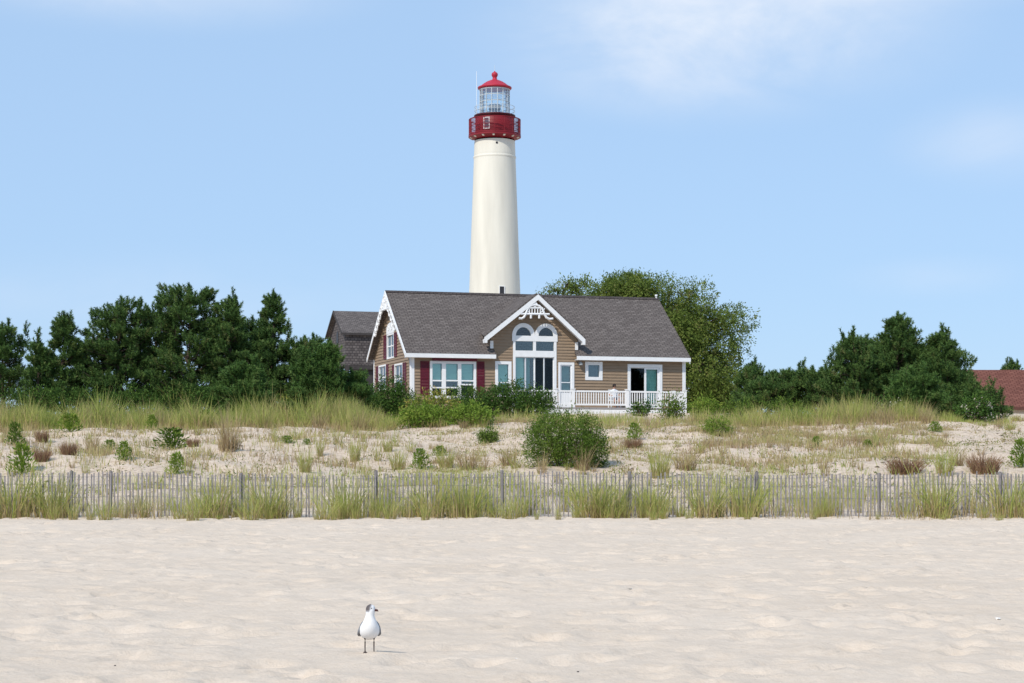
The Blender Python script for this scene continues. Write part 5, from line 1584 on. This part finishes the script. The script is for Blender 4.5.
# ------------------------------------------------------------------ shells and bits on the beach
SHELL = M('white_shell', (0.78, 0.75, 0.70), 0.4, var=0.08, scale=20)
PEB = M('dark_pebble', (0.07, 0.06, 0.055), 0.6, var=0.2, scale=20)
for px, py, sz, m, nm, lbl in ((630, 590, .035, SHELL, 'shell', 'white shell lying on the sand right of the picture centre'),
                               (998, 624, .03, SHELL, 'shell', 'white shell fragment on the sand near the right edge'),
                               (706, 610, .022, PEB, 'driftwood_chip', 'dark wood chip on the sand below the white shell'),
                               (115, 666, .011, PEB, 'pebble', 'dark pebble on the sand near the lower left corner'),
                               (354, 556, .018, PEB, 'pebble', 'dark pebble on the sand well above the gull'),
                               (578, 672, .009, PEB, 'pebble', 'tiny dark pebble on the sand at the bottom, right of middle'),
                               (420, 628, .014, SHELL, 'shell', 'tiny pale shell on the sand just right of the gull'),
                               (516, 662, .014, SHELL, 'shell', 'tiny pale shell on the sand at the bottom middle')):
    X, Y = on_beach(px, py); b = MB()
    if nm == 'shell':   # a fluted half shell
        n = 13; vs = [(0, -sz * .6, 0)]
        for j in (.5, 1):
            for k in range(n):
                t = math.pi * (k / (n - 1)); fl = 1 + .06 * (k % 2)
                vs.append((math.cos(t) * sz * j * fl, -sz * .6 + math.sin(t) * sz * 1.3 * j * fl, sz * .5 * math.sin(j * math.pi * .75) + .002))
        fs = [(0, 1 + k, 2 + k) for k in range(n - 1)] + [(1 + k, 1 + n + k, 2 + n + k, 2 + k) for k in range(n - 1)]
        b.add(vs, fs)
    elif nm == 'pebble': b.sphere((0, 0, sz * .4), (sz, sz * .8, sz * .6), 10, 7)
    else: b.hexa([(-sz * 1.5, -sz * .3, 0), (sz * 1.4, -sz * .4, 0), (sz * 1.6, sz * .3, 0), (-sz * 1.3, sz * .4, 0), (-sz * 1.4, -sz * .2, sz * .5), (sz * 1.2, -sz * .3, sz * .4), (sz * 1.4, sz * .2, sz * .6), (-sz * 1.2, sz * .3, sz * .45)])
    o = b.build(nm, m, smooth=(nm == 'pebble')); o.location = (X, Y, gzf(X, Y) - .001); o.rotation_euler = (0.1, 0.1, px)
    tag(o, lbl, nm.replace('_', ' '))

# ------------------------------------------------------------------ the gull
def m_gull():
    m, n, l, out = new_mat('gull_feathers')
    t = n.new('ShaderNodeTexCoord')
    nz = n.new('ShaderNodeTexNoise'); nz.inputs['Scale'].default_value = 60; nz.inputs['Detail'].default_value = 4
    l.new(t.outputs['Object'], nz.inputs['Vector'])
    at_ = n.new('ShaderNodeAttribute'); at_.attribute_name = 'var'
    mt = n.new('ShaderNodeMath'); mt.operation = 'MULTIPLY_ADD'; mt.inputs[1].default_value = .25; l.new(nz.outputs[0], mt.inputs[0])
    sb = n.new('ShaderNodeMath'); sb.operation = 'SUBTRACT'; l.new(at_.outputs['Fac'], sb.inputs[0]); sb.inputs[1].default_value = .125; l.new(sb.outputs[0], mt.inputs[2])
    rp_ = n.new('ShaderNodeValToRGB'); e = rp_.color_ramp.elements
    e[0].position, e[0].color = .0, (.80, .80, .80, 1); e[1].position, e[1].color = 1.0, (.065, .055, .055, 1)
    x = e.new(.35); x.color = (.78, .78, .79, 1); x = e.new(.55); x.color = (.30, .30, .32, 1); x = e.new(.8); x.color = (.12, .105, .105, 1)
    l.new(mt.outputs[0], rp_.inputs[0])
    b = n.new('ShaderNodeBsdfPrincipled'); b.inputs['Roughness'].default_value = .8; b.inputs['Specular IOR Level'].default_value = .15
    l.new(rp_.outputs[0], b.inputs['Base Color']); l.new(b.outputs[0], out.inputs['Surface'])
    return m
gX, gY = on_beach(369.5, 653.5)
gull = empty('gull', (gX, gY, gzf(gX, gY) - .006), R(8))
gull.scale = (1.0, 1.0, 1.02)
gull['label'] = 'white breasted gull with smudged grey brown hood standing alone on the beach'; gull['category'] = 'gull'
def ring_loft(rings, nseg=24):
    """rings: (centre, axis u, axis w, ru, rw)"""
    V = []
    for c, u, w, ru, rw in rings:
        for j in range(nseg):
            a = 2 * math.pi * j / nseg; V.append(Vector(c) + Vector(u) * ru * math.cos(a) + Vector(w) * rw * math.sin(a))
    Fc = []
    for i in range(len(rings) - 1):
        for j in range(nseg): Fc.append((i * nseg + j, i * nseg + (j + 1) % nseg, (i + 1) * nseg + (j + 1) % nseg, (i + 1) * nseg + j))
    return V, Fc
X_ = Vector((1, 0, 0))
path = [((0, .205, .135), .010, .004), ((0, .185, .140), .030, .010), ((0, .14, .150), .042, .024), ((0, .095, .163), .058, .046), ((0, .045, .176), .070, .061), ((0, .0, .190), .075, .066),
        ((0, -.032, .212), .070, .062), ((0, -.048, .240), .056, .052), ((0, -.052, .266), .043, .042), ((0, -.053, .288), .034, .035), ((.002, -.054, .306), .0315, .034),
        ((.004, -.055, .322), .034, .037), ((.005, -.055, .338), .035, .038), ((.005, -.054, .353), .031, .034), ((.004, -.052, .364), .022, .024), ((.004, -.051, .370), .008, .009)]
path = [((c[0], c[1], .372 - (.372 - c[2]) * 1.10), ru * 1.04, rw * 1.02) for c, ru, rw in path]
rings = []
for i, (c, ru, rw) in enumerate(path):
    p0 = Vector(path[max(i - 1, 0)][0]); p1 = Vector(path[min(i + 1, len(path) - 1)][0])
    d = (p1 - p0).normalized(); u = X_; w = d.cross(u).normalized()
    rings.append((c, u, w, ru, rw))
V, Fc = ring_loft(rings)
V.append(Vector(path[0][0])); V.append(Vector(path[-1][0]) + Vector((0, 0, .003)))
nv = len(V); ns = 24
bill_dir = Vector((.93, -.36, -.10)).normalized()
faces = [list(f) for f in Fc] + [[nv - 2, (j + 1) % ns, j] for j in range(ns)] + [[nv - 1, (len(rings) - 1) * ns + j, (len(rings) - 1) * ns + (j + 1) % ns] for j in range(ns)]
mi = []
var = []
hc = Vector((.005, -.055, .336))
for f in faces:
    c = sum((V[i] for i in f), Vector()) / len(f)
    d = c - hc
    if c.z > .312:
        along = d.normalized().dot(Vector((.93, -.2, 0)).normalized())
        up = d.z / .035
        vv = .85 if along < -.05 + .25 * max(0, up) else .38
        if c.z < .318: vv = .40
        var.append(vv)
    elif c.y > .03 and c.z > .165 + .02: var.append(.55)
    elif c.y > .15: var.append(.15)
    else: var.append(.08)
    mi.append(0)
# legs are grown into the same continuous figure
LEGM = M('gull_leg', (0.035, 0.018, 0.018), 0.6, var=0.1)
lb = MB()
for sx in (-1, 1):
    lx = sx * .034
    lb.tube([(lx, .0, .150), (lx, -.002, .115), (lx, -.004, .085), (lx, .002, .060), (lx, -.004, .012)], [.018, .009, .0050, .0048, .0042], 8)
    for dx, dy in ((-.016, -.042), (0.0, -.050), (.016, -.042), (0, .014)):
        lb.tube([(lx, -.003, .012), (lx + dx * .6, -.003 + dy * .6, .010), (lx + dx, -.003 + dy, .006)], [.005, .004, .002], 6)
    lb.add([(lx, -.004, .011), (lx - .015, -.042, .008), (lx, -.048, .008), (lx + .015, -.042, .008)], [(0, 1, 2, 3)])
off = len(V)
V = V + [Vector(p) for p in lb.v]
for f in lb.f: faces.append([i + off for i in f]); mi.append(1); var.append(0)
me = bpy.data.meshes.new('body'); me.from_pydata([tuple(p) for p in V], [], faces)
me.materials.append(m_gull()); me.materials.append(LEGM)
me.polygons.foreach_set('material_index', mi); me.polygons.foreach_set('use_smooth', [True] * len(faces))
atv = me.attributes.new('var', 'FLOAT', 'POINT')     # smoothed to the corners for soft feather edges
acc = np.zeros(len(V)); cnt = np.zeros(len(V))
for f, vv in zip(faces, var):
    for i in f: acc[i] += vv; cnt[i] += 1
atv.data.foreach_set('value', (acc / np.maximum(cnt, 1)).astype(np.float32))
body = bpy.data.objects.new('body', me); COL.objects.link(body); body.parent = gull
WINGM = M('grey_wing', (0.20, 0.205, 0.22), 0.8, var=0.15, scale=40, stretch=(1, .3, 1))
TIPM = M('black_wing_tip', (0.03, 0.03, 0.035), 0.7, var=0.1)
for sx in (-1, 1):
    b = MB()
    P = [(.052, -.030, .232, .030, .012), (.069, -.010, .215, .042, .013), (.075, .035, .195, .043, .012), (.069, .085, .176, .036, .011), (.050, .14, .160, .024, .009), (.028, .20, .148, .013, .006), (.010, .265, .138, .005, .003)]
    rg = []
    for (x, y, z, h, t) in P: rg.append(((sx * x * .97, y, .372 - (.372 - z) * 1.10), (sx * .35, 0, -1), (1, 0, .2), h, t))
    vs, fs = ring_loft(rg, 12)
    b.add(vs, fs); b.add(vs[:12], [tuple(range(12))]); b.add(vs[-12:], [tuple(range(12))])
    b.m = [1 if sum(b.v[i][1] for i in f) / len(f) > .17 else 0 for f in b.f]
    b.build('wing', [WINGM, TIPM], gull, smooth=True)
b = MB(); p = hc + bill_dir * .028 + Vector((0, 0, -.004))
b.tube([p, p + bill_dir * .012, p + bill_dir * .024, p + bill_dir * .034 + Vector((0, 0, -.006))], [.0115, .0098, .0082, .002], 10)
b.build('bill', M('bill', (0.07, 0.022, 0.020), 0.45, var=0.1), gull, smooth=True)
side = bill_dir.cross(Vector((0, 0, 1))).normalized()
for s in (-1, 1):
    b = MB(); b.sphere(hc + bill_dir * .016 + side * s * .029 + Vector((0, 0, .008)), .0055, 10, 8); b.build('eye', BLACKM, gull, smooth=True)
